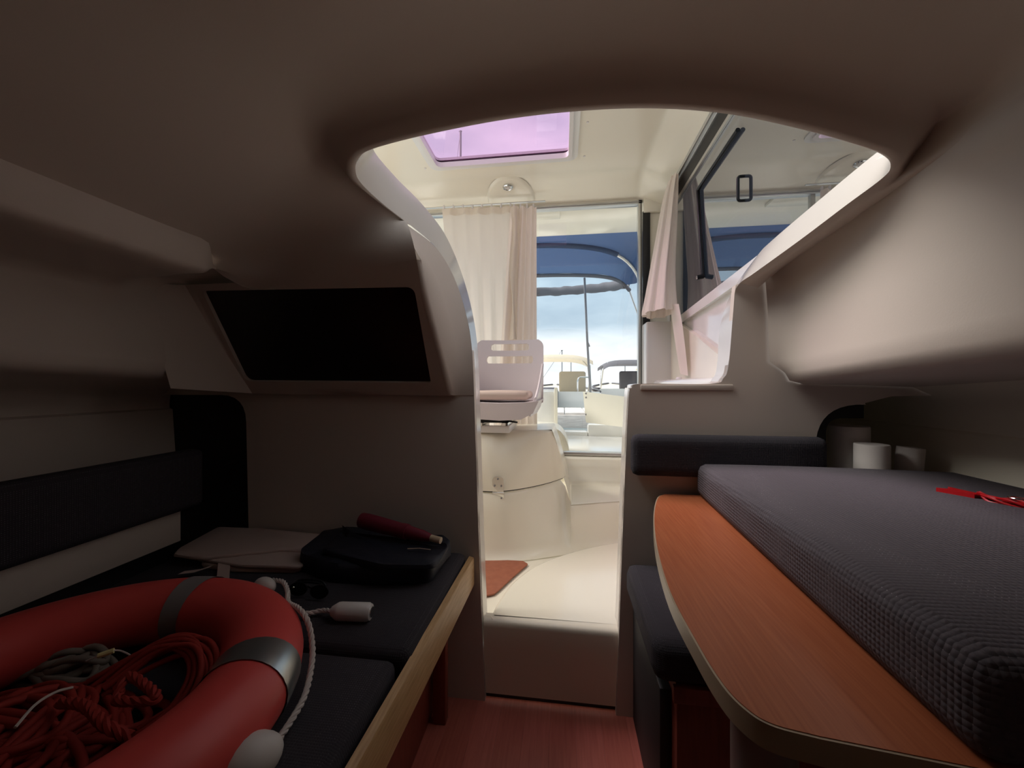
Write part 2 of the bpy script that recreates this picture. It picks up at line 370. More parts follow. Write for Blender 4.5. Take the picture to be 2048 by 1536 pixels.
# raised lip under the shelf edge of the starboard bulkhead
struct('trim_4', rbox(P1[33].x + .03, P1[30].x + .03, BY - .006, BY, EYE - .022, EYE - .002, .003), LINER)

# overhanging locker fascia on the port bulkhead, with a recessed dark panel
FY = lambda z: 1.37 - .571 * (z - 1.15)
def onface(px, py):
    d = ray(px, py); t = (1.37 - .571 * (EYE - 1.15)) / (d.y + .571 * d.z); return V((0, 0, EYE)) + d * t
def fp(x, z): return V((x, FY(z), z))
T0, T1, T2, T3 = V((-.446, 1.105, 1.615)), V((-.80, 1.128, 1.575)), V((-1.08, 1.13, 1.545)), V((-1.325, 1.06, 1.475))
B0, B1, B2, B3 = fp(-.405, 1.134), fp(-.8, 1.134), fp(-1.22, 1.138), V((-1.328, 1.15, 1.16))
hole = rounded([onface(404, 582), onface(828, 574), onface(862, 766), onface(492, 763)], [.012, .028, .012, .03])
inn = V((0, .012, .006))
topl = rows[-1][:13]             # the ceiling border from the rim corner to the outboard corner
outer = topl + [fp(-1.285, 1.515), fp(-1.265, 1.35), B2, fp(-1.0, 1.134), B1, fp(-.6, 1.134), B0 + V((-.014, 0, 0)), fp(-.434, 1.3), fp(-.449, 1.45)]
hcen = sum(hole, V()) / len(hole)
def ang(p): return math.atan2(p.z - hcen.z, (p.x - hcen.x) * .8)
def hit(poly, a):                # point of a star-shaped loop at angle a
    n = len(poly)
    for i in range(n):
        p, q = poly[i], poly[(i + 1) % n]; da = (ang(q) - ang(p) + math.pi) % (2 * math.pi) - math.pi; d0 = (a - ang(p) + math.pi) % (2 * math.pi) - math.pi
        if abs(da) > 1e-9 and -1e-9 <= d0 / da <= 1 + 1e-9:
            lo, hi = 0.0, 1.0
            for _ in range(40):
                m_ = (lo + hi) / 2; dm = (ang(p.lerp(q, m_)) - ang(p) + math.pi) % (2 * math.pi) - math.pi
                if dm / da < d0 / da: lo = m_
                else: hi = m_
            return p.lerp(q, lo)
    return poly[0]
angs = sorted({round(ang(p), 6) for p in hole + outer})
hl_, ol_ = [hit(hole, a) for a in angs], [hit(outer, a) for a in angs]
face = loft([hl_ + hl_[:1], [a.lerp(b, .5) for a, b in zip(hl_ + hl_[:1], ol_ + ol_[:1])], ol_ + ol_[:1]])
edge = cr([topl[0] + V((.004, .004, 0)), fp(-.435, 1.45), fp(-.42, 1.3), B0], 25)
soft = [V((-.014, 0, 0)), V((.010, .012, 0))]
rimline = cr([P1[7] + V((-.004, -.004, -.004)), P1[6], P1[5], P1[4] + V((0, -.002, 0)), P1[3] + V((0, -.002, 0)), V((P1[2].x - .003, BY - .002, 1.134))], 25)
mid = [a.lerp(b, .55) + V((-.010, .008, 0)) for a, b in zip(edge, rimline)]
fas = obj('locker_fascia', join(face, ([fp(-1.285, 1.515), T3 + V((-.004, 0, .02)), B3, B2, fp(-1.265, 1.35)], [(0, 1, 2, 3, 4)]),
          ([B0, B1, B2, B3, V((-1.34, 1.4, 1.16)), V((-.8, 1.4, 1.128)), V((-.395, 1.4, 1.130))], [(0, 1, 5, 6), (1, 2, 4, 5), (2, 3, 4)])), LINER, wa, 30)
obj('hood_cheek', loft([[p + V((-.024, .002, 0)) for p in edge], [p + V((-.015, -.001, 0)) for p in edge], [p + V((-.004, .001, 0)) for p in edge], [p + V((.006, .009, 0)) for p in edge], mid, rimline]), LINER, wa, 75)
obj('recess_edge', loft([hole + hole[:1], [p + inn for p in hole + hole[:1]]]), LINER, wa, 30)
dp = obj('tinted_panel', ([p + inn for p in hole], [tuple(range(len(hole)))]), TINT, wa); dp['label'] = 'dark tinted panel set into the locker front'
# flat black sheet behind the port cut-out, its colour standing in for an unlit niche
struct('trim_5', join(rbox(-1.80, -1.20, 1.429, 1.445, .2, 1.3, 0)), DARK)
struct('trim_6', join(rbox(.80, 1.3, 1.95, 1.97, .2, 1.2, 0), rbox(.785, .80, 1.43, 1.97, .2, 1.2, 0), rbox(.785, 1.3, 1.43, 1.97, 1.15, 1.17, 0)), HULL)
struct('trim_7', prism(rounded([V((.834, 1.43, .3)), V((.838, 1.43, 1.105)), V((1.0, 1.43, 1.105))], [0, .15, 0], 10) + [V((1.0, 1.43, 1.06))] + rounded([V((1.0, 1.43, 1.06)), V((.885, 1.43, 1.06)), V((.88, 1.43, .3))], [0, .12, 0], 10)[1:], (0, .05, 0)), DARK)

# floor
fl = sempty('floor', (0, .4, 0))
for i in range(16):
    x = -.66 + i * .088
    obj('plank', rbox(x, x + .088, -.95, BY + .03, -.02, 0, .0004, 1), PLANK if i % 2 else PLANK2, fl)
obj('subfloor', rbox(-1.4, 1.1, -1, 1.5, -.05, -.021, 0), DARK, fl)

# ------------------------------------------------------------------ wheelhouse
WX0, WX1, DY = -1.31, .71, 2.80
def roof_z(x, y):
    def ss(a): a = min(1, max(0, a)); return a * a * (3 - 2 * a)
    xo = max(ss((x - .515) / .02) * 0 + max(0, (x - .52)) / .19, max(0, (-1.12 - x)) / .19)
    return 2.555 - .105 * xo - .03 * ss((y - 2.55) / .12) - .056 * max(0, min(1, (y - 2.64) / .14)) ** 1.3 * (1 - xo * .5)
HX0, HX1, HY0, HY1 = -.79, .045, 1.80, 2.345
xs = [WX0, -1.2, -1.12, -1.0, -.9, HX0, -.6, -.3, -.1, HX1, .2, .35, .49, .515, .53, .6, WX1]
ys = [1.62, 1.7, HY0, 2.0, 2.2, HY1, 2.45, 2.52, 2.56, 2.6, 2.64, 2.67, 2.70, 2.73, 2.76, DY]
def roof():
    vs = [V((x, y, roof_z(x, y))) for y in ys for x in xs]; fs = []; n = len(xs)
    for i in range(len(ys) - 1):
        for j in range(n - 1):
            if HX0 <= xs[j] < HX1 and HY0 <= ys[i] < HY1: continue
            fs.append((i * n + j, i * n + j + 1, (i + 1) * n + j + 1, (i + 1) * n + j))
    return vs, fs
rf = struct('ceiling_wheelhouse', roof(), GEL, angle=28)
top = roof()
struct('roof', join(([v + V((0, 0, .035)) for v in top[0]], top[1]), rbox(WX0 - .03, WX1 + .03, 1.55, 1.64, 2.40, 2.63, .02)), GELW)
struct('roof_overhang', join(rbox(WX0, WX1 + .1, DY + .03, 3.42, 2.475, 2.60, .03, 3), rbox(-.7, -.02, DY + .05, 3.0, 2.45, 2.474, .005)), GEL)
# lamp fairing
fair = []
for t in range(13):
    a = math.pi * t / 12
    row = []
    for k, dz in ((1.04, .012), (1, 0), (.94, -.006), (.6, -.006), (.02, -.006)):
        y = 2.735 - .20 * math.sin(a) * k; row.append(V((-.365 + .165 * math.cos(a) * k, y, 2.546 - (y - 2.535) * .30 + dz)))
    fair.append(row)
obj('lamp_fairing', loft(fair), GEL, rf, 50)
lc = V((-.370, 2.60, 2.521))
lamp = thing('ceiling_spotlight', 'small round chrome spotlight in the wheelhouse ceiling fairing', 'light', lc)
obj('bezel', lathe([(.0, -.0), (.034, 0), (.037, -.004), (.034, -.010), (.027, -.012), (.024, -.006), (.0, -.006)], lc, 28), STEEL, lamp)
obj('lens', lathe([(.0, -.008), (.018, -.008), (.016, -.009), (.006, -.010), (0, -.010)], lc, 24), PLAST, lamp)
# roof hatch
hl = V(((HX0 + HX1) / 2, HY1, 2.55))
ht = thing('roof_hatch', 'square roof hatch with pink tinted acrylic pane and white frame', 'hatch', hl)
def ring(x0, x1, y0, y1, r0, w, z0, z1):
    o = rounded([V((x0, y0, z0)), V((x1, y0, z0)), V((x1, y1, z0)), V((x0, y1, z0))], r0)
    i = rounded([V((x0 + w, y0 + w, z0)), V((x1 - w, y0 + w, z0)), V((x1 - w, y1 - w, z0)), V((x0 + w, y1 - w, z0))], max(.01, r0 - w * .5))
    return prism(o, (0, 0, z1 - z0), [i])
obj('frame', ring(HX0 - .045, HX1 + .045, HY0 - .045, HY1 + .045, .07, .05, 2.545, 2.560), GELW, ht)
obj('inner_frame', ring(HX0 - .012, HX1 + .012, HY0 - .012, HY1 + .012, .05, .022, 2.535, 2.566), PLAST, ht)
obj('upper_frame', ring(HX0 - .03, HX1 + .03, HY0 - .03, HY1 + .03, .05, .030, 2.584, 2.60), PLAST, ht)
obj('seal', ring(HX0 - .01, HX1 + .01, HY0 - .01, HY1 + .01, .05, .016, 2.567, 2.571), GASK, ht)
obj('pane', rbox(HX0 - .02, HX1 + .02, HY0 - .02, HY1 + .02, 2.573, 2.581, 0), HATCH, ht)
for sx_, sy_ in ((HX1 + .085, 2.06), (HX1 + .085, HY1 + .02), (HX0 - .08, HY1 + .02)):
    obj('screw_cap', lathe([(0, 0), (.007, 0), (.006, -.004), (0, -.005)], (sx_, sy_, roof_z(sx_, sy_)), 12), PLAST, ht)

# starboard side: rails, dark glass, sill and liner below
wsr = struct('wall_wheelhouse_right', join(rbox(.72, .76, 1.45, DY + .05, .15, 1.60, 0), rbox(.72, .76, 2.62, DY + .05, 1.6, 2.5, 0)), GELW)
win = sempty('window_1', (.71, 1.8, 1.62))
def bar(p, q, w, h, r=.002):      # a straight bar along Y with slight skew allowed
    p, q = V(p), V(q); return loft([[c + V((dx * w / 2, 0, dz * h / 2)) for dx, dz in ((-1, -1), (1, -1), (1, 1), (-1, 1))] for c in (p, q)], True, True)
obj('curtain_track', bar((.690, .9, 2.432), (.690, 2.66, 2.432), .020, .022), ALU, win)
obj('curtain_track_lip', bar((.700, .9, 2.412), (.700, 2.66, 2.412), .008, .012), ALU, win)
obj('upper_gasket', bar((.712, .9, 2.368), (.712, 2.70, 2.368), .016, .076), GASK, win)
obj('glass_channel', bar((.708, .9, 2.320), (.708, 2.70, 2.320), .010, .020), ALU, win)
pn = obj('pane', ([V((.714, .85, 1.60)), V((.714, 2.70, 1.58)), V((.714, 2.70, 2.335)), V((.714, .85, 2.335))], [(0, 1, 2, 3)]), MIRR, win); pn['label'] = 'dark reflective side window pane'
sill = [[V((.690, .86, 1.68)), V((.735, .86, 1.68))], [V((.690, 1.3, 1.645)), V((.735, 1.3, 1.65))], [V((.705, 2.7, 1.575)), V((.735, 2.7, 1.59))]]
obj('sill', loft([[a, b, b + V((0, 0, -.05)), a + V((0, 0, -.05))] for a, b in sill], True, True), GELW, win)
# liner panel below the sill: glossy recess with a raised cream moulding in front of it
u0, u1, u2, u3 = atX(1350, 640, .70), atX(1392, 672, .695), atX(1445, 716, .69), atX(1475, 740, .69)
lowp = [u0, u1, u2, u3, V((.69, u3.y, 1.0)), V((.70, 2.62, 1.0)), V((.70, 2.62, u0.z + .06))]
obj('moulded_fairing', prism(lowp, (.04, 0, 0)), GEL, wsr, 30)
obj('moulded_ledge', rbox(.55, .72, 1.5, 2.45, 1.13, 1.20, .02, 3), GELW, wsr)
# low white side locker in the aft starboard corner
obj('corner_locker', rbox(.545, .735, 2.62, DY - .035, .65, 1.585, .012, 3), PLAST, wsr)
# L-shaped black rail and D handle on the pane
gr = thing('grab_rail', 'black bent grab rail fixed to the dark side window', 'rail', (.70, 1.98, 1.69))
pa, pb, pc = V((.7045, 1.665, 2.205)), V((.7045, 2.131, 2.195)), V((.7045, 2.058, 1.715))
obj('rail', tube(cr([pa, pa.lerp(pb, .5), pb.lerp(pa, .05)], 10)[:-1] + rounded([pb.lerp(pa, .05), pb, pb.lerp(pc, .05)], [0, .02, 0]) + cr([pb.lerp(pc, .06), pb.lerp(pc, .5), pc], 12), .0095, 12), BLACK, gr)
obj('stub_foot', tube([pc + V((.002, 0, .006)), pc + V((-.028, 0, 0))], .012, 12), BLACK, gr)
obj('foot_cap', tube([pc + V((-.028, 0, 0)), pc + V((-.031, 0, 0))], .009, 12), STEEL, gr)
hc = V((.71, 1.63, 1.95))
hd = thing('pull_handle', 'black D-shaped pull handle on the dark side window pane', 'handle', hc)
obj('grip', tube(rounded([hc + V((.004, 0, .048)), hc + V((-.020, 0, .048)), hc + V((-.020, 0, -.048)), hc + V((.004, 0, -.048))], [0, .014, .014, 0]), .0062, 10), BLACK, hd)

ws = sempty('window_2', (-.3, 1.2, 2.1))
obj('pane', loft([[V((x, y, z)) for x in (-1.28, -.8, -.3, .2, .68)] for y, z in ((.80, 1.91), (1.62, 2.45))]), SCREEN, ws)
for x in (-1.28, -.30, .68): obj('pillar', bar((x, .80, 1.93), (x, 1.62, 2.45), .05, .04), GELW, ws)
# port side wall (hidden behind the rim) with its open window, and the wheelhouse floor shell
struct('wall_wheelhouse_left', join(rbox(WX0 - .04, WX0, 1.45, DY, .15, 1.62, 0), rbox(WX0 - .04, WX0, 2.68, DY, 1.6, 2.5, 0), rbox(WX0 - .04, WX0, 1.55, DY, 2.34, 2.5, 0)), GEL)
struct('floor_wheelhouse', rbox(WX0, .76, BY + .03, DY, .20, .262, 0), GEL)

# aft wall and door
dr = sempty('door_1', (.2, DY, .66))
def zat(py, px, Y): return atY(px, py, Y).z
DX1 = .553
obj('header_track', rbox(-1.25, DX1, DY - .02, DY + .03, 2.435, 2.462, .003), ALU, dr)
obj('header_track_groove', rbox(-1.25, DX1 - .004, DY - .024, DY - .020, 2.446, 2.449, 0), POST, dr)
obj('jamb', rbox(DX1 - .028, DX1, DY - .02, DY + .03, .675, 2.462, .003), ALU, dr)
obj('jamb_strip', rbox(DX1 - .012, DX1 - .008, DY - .024, DY - .018, .675, 2.45, 0), GASK, dr)
obj('lower_track', rbox(-1.25, DX1, DY - .03, DY + .03, .665, .690, .003), ALU, dr)
obj('lower_track_groove', rbox(-1.25, DX1 - .03, DY - .034, DY - .028, .677, .681, 0), POST, dr)
obj('pane', rbox(-.22, DX1 - .02, DY + .008, DY + .012, .69, 2.44, 0), CLEAR, dr)
obj('stile', rbox(-.235, -.205, DY - .01, DY + .02, .69, 2.44, .003), ALU, dr)
struct('wall_rear', join(rbox(DX1 + .02, .76, DY - .01, DY + .04, .2, 2.5, 0), rbox(WX0, DX1 + .02, DY - .02, DY + .05, .2, .664, .01), rbox(WX0, -1.25, DY, DY + .04, .6, 2.5, 0),
        rbox(WX0, DX1 + .03, DY - .012, DY + .04, 2.463, 2.52, .004)), GEL)
struct('trim_8', rbox(DX1 + .001, DX1 + .05, DY - .03, DY - .012, 1.58, 2.38, .004), GASK)
struct('trim_9', rbox(DX1 + .004, DX1 + .17, DY - .045, DY - .013, 2.365, 2.475, .006), GEL)

# step platform and seat console
step = sempty('trim_10', (0, 1.5, .1))
SX0, SX1 = -.285, .205
st_prof = [(1.416, 0.018), (1.412, .20), (1.411, .268), (1.413, .280), (1.420, .288), (1.432, .2915), (1.46, .292)]
obj('step_riser', loft([[V((x, y, z)) for y, z in st_prof] for x in (SX0 - .008, SX0 + .02, 0, SX1 - .02, SX1 + .006)]), GEL, step, 60)
obj('toe_gap', rbox(SX0 - .005, SX1 + .003, 1.424, 1.47, 0, .02, 0), DARK, step)
# raised quarter-round platform: arc from the port front corner to the starboard side
arc = [atZ(px, py, .292) for px, py in ((985, 1238), (1000, 1205), (1030, 1165), (1075, 1132), (1130, 1110), (1190, 1094), (1260, 1082))]
arc = cr(arc, 30)
plat = [V((SX0 + .005, 1.45, .292)), *arc[0:], V((.60, arc[-1].y, .292)), V((.60, 1.51, .292)), V((.215, 1.51, .292)), V((.215, 1.45, .292))]
obj('raised_platform', prism(plat, (0, 0, -.03)), GEL, step, 60)
ins = [V((p.x, p.y, .27)) for p in arc]
obj('platform_fillet', loft([[p for p in arc], [p + V((-.006, .006, -.003)) for p in arc], [p + V((-.012, .012, -.014)) for p in arc], [p + V((-.015, .018, -.035)) for p in arc]]), GEL, step, 60)
tk = [atZ(px, py, .268) for px, py in ((960, 1120), (1046, 1124), (1056, 1130), (1030, 1152), (1000, 1180), (988, 1190), (974, 1193), (960, 1193))]
tb = thing('floor_board', 'rust brown floor board inlaid beside the step platform', 'board', tk[0])
obj('board', prism(rounded(tk, .006, 3), (0, 0, .006)), TEAK, tb)

cons = sempty('trim_11', (-.3, 2.1, .26))
# curved riser wall: bottom curve on the sole, top curve at the lid joint / ledge
bot = cr([atZ(px, py, .27) for px, py in ((880, 1118), (960, 1118), (1020, 1117), (1060, 1113), (1110, 1106), (1160, 1098), (1240, 1086), (1330, 1070))], 40)
ZH, ZL = .594, .49
hin = cr([V((-.95, 2.06, ZH)), atZ(960, 984, ZH), atZ(1005, 984, ZH), atZ(1050, 978, ZH), atZ(1095, 968, ZH), atZ(1126, 958, ZH)], 30)
hin += cr([atZ(1126, 958, ZH), atZ(1133, 951, ZH), V((.03, 2.62, ZH))], 8)[1:]
led = cr([atZ(1142, 1010, ZL), atZ(1180, 1007, ZL), atZ(1240, 1003, ZL), V((.55, 2.34, ZL))], 20)
def lerp_tab(tab, px):
    for (a, ya), (b, yb) in zip(tab, tab[1:]):
        if px <= b: return ya + (yb - ya) * max(0, (px - a)) / (b - a)
    return tab[-1][1]
BT = [(700, 1119), (880, 1118), (960, 1118), (1020, 1117), (1060, 1113), (1110, 1106), (1160, 1098), (1240, 1086), (1330, 1070)]
HT = [(700, 984), (960, 984), (1005, 984), (1050, 978), (1095, 968), (1126, 958)]
LT = [(1142, 1010), (1180, 1007), (1240, 1003), (1330, 999)]
bx = list(range(700, 1127, 14)) + [1131, 1135, 1138, 1142] + list(range(1150, 1331, 12))
tops, bots = [], []
for px in bx:
    b = atZ(px, lerp_tab(BT, px), .27)
    if px <= 1126: t = atZ(px, lerp_tab(HT, px), ZH)
    elif px >= 1142: t = atZ(px, lerp_tab(LT, px), ZL)
    else:
        f = (px - 1126) / 16; t = atZ(1126, 958, ZH).lerp(atZ(1142, 1010, ZL), f)
    tops.append(t); bots.append(b)
def wallrow(f, dy): return [a.lerp(b, f) + V((0, dy, 0)) for a, b in zip(tops, bots)]
obj('console_base', loft([wallrow(0, .012), wallrow(.02, .002), wallrow(.06, -.004), wallrow(.3, -.006), wallrow(.6, -.004), wallrow(.85, -.006), wallrow(.95, -.016), [b + V((0, -.035, -.002)) for b in bots]]), GEL, cons, 60)
obj('ledge_shelf', ([*led, V((.60, 2.70, ZL)), V((-.06, 2.70, ZL))], [tuple(range(22))]), GEL, cons, 50)
obj('recess_back', loft([[V((x, y, z)) for y, z in ((2.63, ZL - .001), (2.655, ZL + .004), (2.675, ZL + .02), (2.70, .60), (2.725, .645), (2.74, .658), (2.79, .664))] for x in (-.1, .3, .7)]), GEL, cons, 50)
ca_, cb_ = atZ(1128, 957, ZH), atZ(1143, 1009, ZL + .003)
obj('recess_cheek', loft([[ca_ + V((-.02, .0, .03)), V((ca_.x + .0, 2.75, .68))], [ca_, V((ca_.x + .03, 2.74, ZH))], [ca_.lerp(cb_, .6), V((ca_.x + .035, 2.73, ZL + .04))], [cb_, V((ca_.x + .045, 2.70, ZL + .002))]]), GEL, cons, 60)
# lid
lid = thing('engine_box_lid', 'cream moulded lid of the engine box under the helm seat', 'lid', (-.35, 2.1, ZH))
hb = [p + V((0, 0, .006)) for p in hin]
zt = .897
tp_ = cr([V((-.95, 2.12, zt)), atZ(950, 868, zt), atZ(1010, 866.5, zt), atZ(1060, 866, zt), atZ(1092, 865, zt), atZ(1106, 864, zt)], 30) + cr([atZ(1106, 864, zt), V((-.055, 2.26, zt)), V((-.05, 2.62, zt))], 8)[1:]
mids = [[a.lerp(b, t) + V((.008 * math.sin(math.pi * t) * (1 if i > 26 else 0), -.022 * math.sin(math.pi * t), 0)) for i, (a, b) in enumerate(zip(hb, tp_))] for t in (.25, .5, .75, .92)]
obj('shell', join(loft([hb] + mids + [tp_, [V((p.x * .985 - .008, p.y + .016, zt + .012)) for p in tp_]]), ([V((p.x * .985 - .008, p.y + .016, zt + .012)) for p in tp_], [tuple(range(len(tp_)))])), GEL, lid, 45)
obj('joint_shadow_gap', loft([[p + V((-.004, .008, -.001)) for p in hin], [p + V((-.004, .008, .008)) for p in hin]]), GASK, lid)
hx = atY(997, 985, 2.045)
hg = thing('hinge', 'small stainless hinge plate joining lid and engine box', 'hinge', hx)
pts = rounded([hx + V((-.030, -.004, -.038)), hx + V((.030, -.004, -.038)), hx + V((.030, -.018, .09)), hx + V((-.030, -.018, .09))], [.006, .006, .03, .03])
plt = obj('plate', prism(pts, (0, -.003, 0)), STEEL, hg)
obj('knuckle', tube([hx + V((-.032, -.010, 0)), hx + V((.032, -.010, 0))], .006, 10), STEEL, hg)
for a, b in ((-.018, -.026), (.018, -.026), (.018, .04), (0, .078), (-.018, .04)):
    obj('screw', lathe([(0, .002), (.004, .0015), (.005, 0)], hx + V((a, -.011 - .11 * (b + .038), b)), 10, (0, -1, 0)), POST, plt)

# helm seat
hs = thing('helm_seat', 'white plastic helm seat with two slots in its backrest', 'seat', (-.335, 2.3, .909))
cxs = -.338
def bk(x, z):                    # curved backrest surface
    return V((cxs + x, 2.44 + .12 * (z - 1.1) - .9 * x * x * (1 if abs(x) > .0 else 0), z))
def slot(z0, z1, w, wb):
    return rounded([V((-w, 0, z1)), V((w, 0, z1)), V((wb, 0, z0)), V((-wb, 0, z0))], .016, 4)
def backshell():
    # grid of rows, cells inside the slots left open, then given thickness
    xh = [.05, .10, .104, .108, .112, .116, .120, .125, .130, .134, .138, .142, .146, .150, .165, .19, .205, .212, .216, .218]
    xs_ = [-x for x in xh[::-1]] + [0] + xh
    zs_ = [1.06, 1.12, 1.2, 1.255, 1.29, 1.308, 1.311, 1.314, 1.318, 1.323, 1.340, 1.345, 1.349, 1.352, 1.355, 1.375, 1.392, 1.395, 1.398, 1.402, 1.407, 1.421, 1.426, 1.430, 1.433, 1.436, 1.442, 1.447, 1.451, 1.455, 1.458, 1.460]
    def inslot(x, z, z0, z1, w, r=.016):
        cz, hz = (z0 + z1) / 2, (z1 - z0) / 2; dx = max(0, abs(x) - (w - r)); dz = max(0, abs(z - cz) - (hz - r)); return dx * dx + dz * dz < r * r
    vs = []; fs = []; n = len(xs_)
    def edgew(z):
        return 1 if z < 1.40 else 1 - .16 * ((z - 1.40) / .060) ** 3
    for z in zs_:
        for x in xs_:
            p = bk(x * edgew(z), z); vs.append(p)
    k = len(vs); vs += [v + V((0, .022, 0)) for v in vs]
    keep = []
    for i in range(len(zs_) - 1):
        for j in range(n - 1):
            zc, xc = (zs_[i] + zs_[i + 1]) / 2, (xs_[j] + xs_[j + 1]) / 2
            if inslot(xc, zc, 1.308, 1.355, .150) or inslot(xc, zc, 1.392, 1.436, .125): continue
            keep.append((i, j))
    ks_ = set(keep)
    for i, j in keep:
        q = (i * n + j, i * n + j + 1, (i + 1) * n + j + 1, (i + 1) * n + j); fs.append(q); fs.append(tuple(a + k for a in q))
        for (di, dj), (a, b) in (((-1, 0), (0, 1)), ((1, 0), (2, 3)), ((0, -1), (3, 0)), ((0, 1), (1, 2))):
            if (i + di, j + dj) not in ks_: fs.append((q[a], q[b], q[b] + k, q[a] + k))
    return vs, fs
obj('backrest', backshell(), SEATP, hs, 50)
# side wings sweeping from the backrest down to the pan
for s in (-1, 1):
    rows_ = []
    for t in range(9):
        f = t / 8; z_top = 1.30 - .20 * f - .02 * math.sin(math.pi * f); y = 2.40 - .36 * f
        x = cxs + s * (.222 - .018 * f)
        rows_.append([V((x, y, z_top)), V((x - s * .007, y, z_top + .006)), V((x - s * .015, y, z_top)), V((x - s * .045, y, 1.02)), V((x - s * .04, y, .998)), V((x - s * .018, y, 1.04))])
    obj('side_wing', loft(rows_, True, True), SEATP, hs, 50)
pan = []
for t in range(11):
    f = t / 10; y = 2.025 + .42 * f; w = .213 + .008 * f
    pan.append([V((cxs - w, y, 1.085)), V((cxs - w * .6, y, 1.075)), V((cxs, y, 1.072)), V((cxs + w * .6, y, 1.075)), V((cxs + w, y, 1.085)), V((cxs + w * .86, y, 1.02)), V((cxs + w * .55, y + .01, .985)), V((cxs, y + .012, .978)), V((cxs - w * .55, y + .01, .985)), V((cxs - w * .86, y, 1.02))])
obj('seat_pan', loft(pan, True, True), SEATP, hs, 50)
obj('seat_pad', cushion(cxs - .18, cxs + .155, 2.08, 2.38, 1.086, 1.133, .018, .006), PADB, hs, 60)
obj('slide_plate', rbox(cxs - .13, cxs + .045, 2.08, 2.40, .962, .978, .003), BLACK, hs)
obj('slide_lever', tube([V((cxs + .03, 2.1, .972)), V((cxs + .095, 2.06, .968))], .005, 8), BLACK, hs)
for s in (-.115, .025):
    obj('runner', rbox(cxs + s - .018, cxs + s + .018, 2.07, 2.42, .945, .963, .003), STEEL, hs)
obj('pedestal', join(rbox(cxs - .145, cxs + .05, 2.08, 2.10, .906, .946, .004), rbox(cxs - .145, cxs - .125, 2.1, 2.42, .906, .946, .003), rbox(cxs + .03, cxs + .05, 2.1, 2.42, .906, .946, .003)), PLAST, hs)

# ------------------------------------------------------------------ curtains
def drape(topa, topb, bota, botb, folds, amp, rows_n=16, cols=90, seed=0, amp_top=.35, dirn=V((0, 1, 0))):
    rnd = random.Random(seed); ph = [rnd.uniform(0, 6.28) for _ in range(4)]; rs = []
    for i in range(rows_n + 1):
        t = i / rows_n; r_ = []
        for j in range(cols + 1):
            f = j / cols; p = topa.lerp(topb, f).lerp(bota.lerp(botb, f), t)
            a = amp * (amp_top + (1 - amp_top) * min(1, t * 2.2))
            w = math.sin(f * folds * 6.283 + ph[0] + .5 * math.sin(3 * t + ph[1])) + .18 * math.sin(f * folds * 2.1 * 6.283 + ph[2] + t) + .35 * math.sin(f * 2.1 * 6.28 + ph[3] + 2 * t)
            r_.append(p + dirn * a * w)
        rs.append(r_)
    return loft(rs)
CY = 2.70
ct = thing('curtain', 'wide flat cream curtain across the port side of the aft door', 'curtain', atY(950, 860, CY))
obj('cloth', drape(atY(884, 419, CY), atY(1030, 413, CY), atY(925, 862, CY), atY(1025, 862, CY), 5, .009, seed=3), CURT, ct, 180)
obj('header_tape', drape(atY(884, 418, CY - .012), atY(1030, 412, CY - .012), atY(885, 431, CY - .012), atY(1030, 426, CY - .012), 5, .012, rows_n=2, seed=3, amp_top=.4), CURT, ct, 180)
for i in range(8):
    p = atY(888 + i * 19, 416 - i * .55, CY - .004)
    obj('glider', rbox(p.x - .006, p.x + .006, CY - .012, CY + .004, p.z - .012, p.z + .018, .002), PLAST, ct)
ct2 = thing('curtain', 'gathered cream curtain hanging in folds beside the clear door pane', 'curtain', atY(1040, 860, CY - .06))
obj('cloth', drape(atY(1020, 415, CY - .05), atY(1073, 413, CY - .05), atY(990, 850, CY - .05), atY(1074, 850, CY - .05), 3.2, .026, seed=8, amp_top=.7), CURT2, ct2, 180)
q0 = atY(1030, 416, CY - .09)
obj('loose_fold', loft([[q0 + V((-.03 + .012 * math.sin(k * 1.2), -.01 * math.cos(k), -k * .1)), q0 + V((.005 + .01 * math.sin(k * .8), -.04, -k * .1)), q0 + V((.03 - .008 * k * .3, -.015, -k * .1)), q0 + V((.01, .02, -k * .1))] for k in range(10)], True), CURT, ct2, 180)
for i in range(4):
    p = atY(1028 + i * 13, 413, CY - .03)
    obj('glider', rbox(p.x - .006, p.x + .006, CY - .035, CY - .02, p.z - .012, p.z + .018, .002), PLAST, ct2)
rl = thing('curtain_rail', 'thin aluminium curtain rail above the aft door curtains', 'rail', (-.5, CY, 2.44))
obj('rail', rbox(-1.2, -.12, CY - .008, CY + .008, 2.452, 2.460, .002), ALU, rl)
# side curtain bundle hanging at the aft end of the side window
ct3 = thing('curtain', 'bunched cream curtain hanging at the aft end of the side window', 'curtain', atX(1320, 640, .66))
def bundle(cpts, rads, folds, amp, n=60, seed=0):
    rs = []
    for i, (c, (ra, rb)) in enumerate(zip(cpts, rads)):
        t = i / (len(cpts) - 1)
        rs.append([c + V((math.cos(a) * ra, math.sin(a) * rb, 0)) * (1 + amp * math.sin(folds * a + seed + .6 * t) + .5 * amp * math.sin((folds * 2 + 1) * a + 2 * seed)) for a in [6.283 * k / n for k in range(n)]])
    return loft(rs, True)
cp = cr([V((.668, 2.46, 2.425)), V((.650, 2.46, 2.30)), V((.625, 2.45, 2.08)), V((.598, 2.44, 1.85)), V((.585, 2.43, 1.70)), V((.578, 2.43, 1.60))], 18)
rr_ = [(.020 + .066 * min(1, i / 16), .075 + .085 * (i / 17)) for i in range(18)]
obj('cloth', bundle(cp, rr_, 7, .13, seed=1), CURT2, ct3, 180)
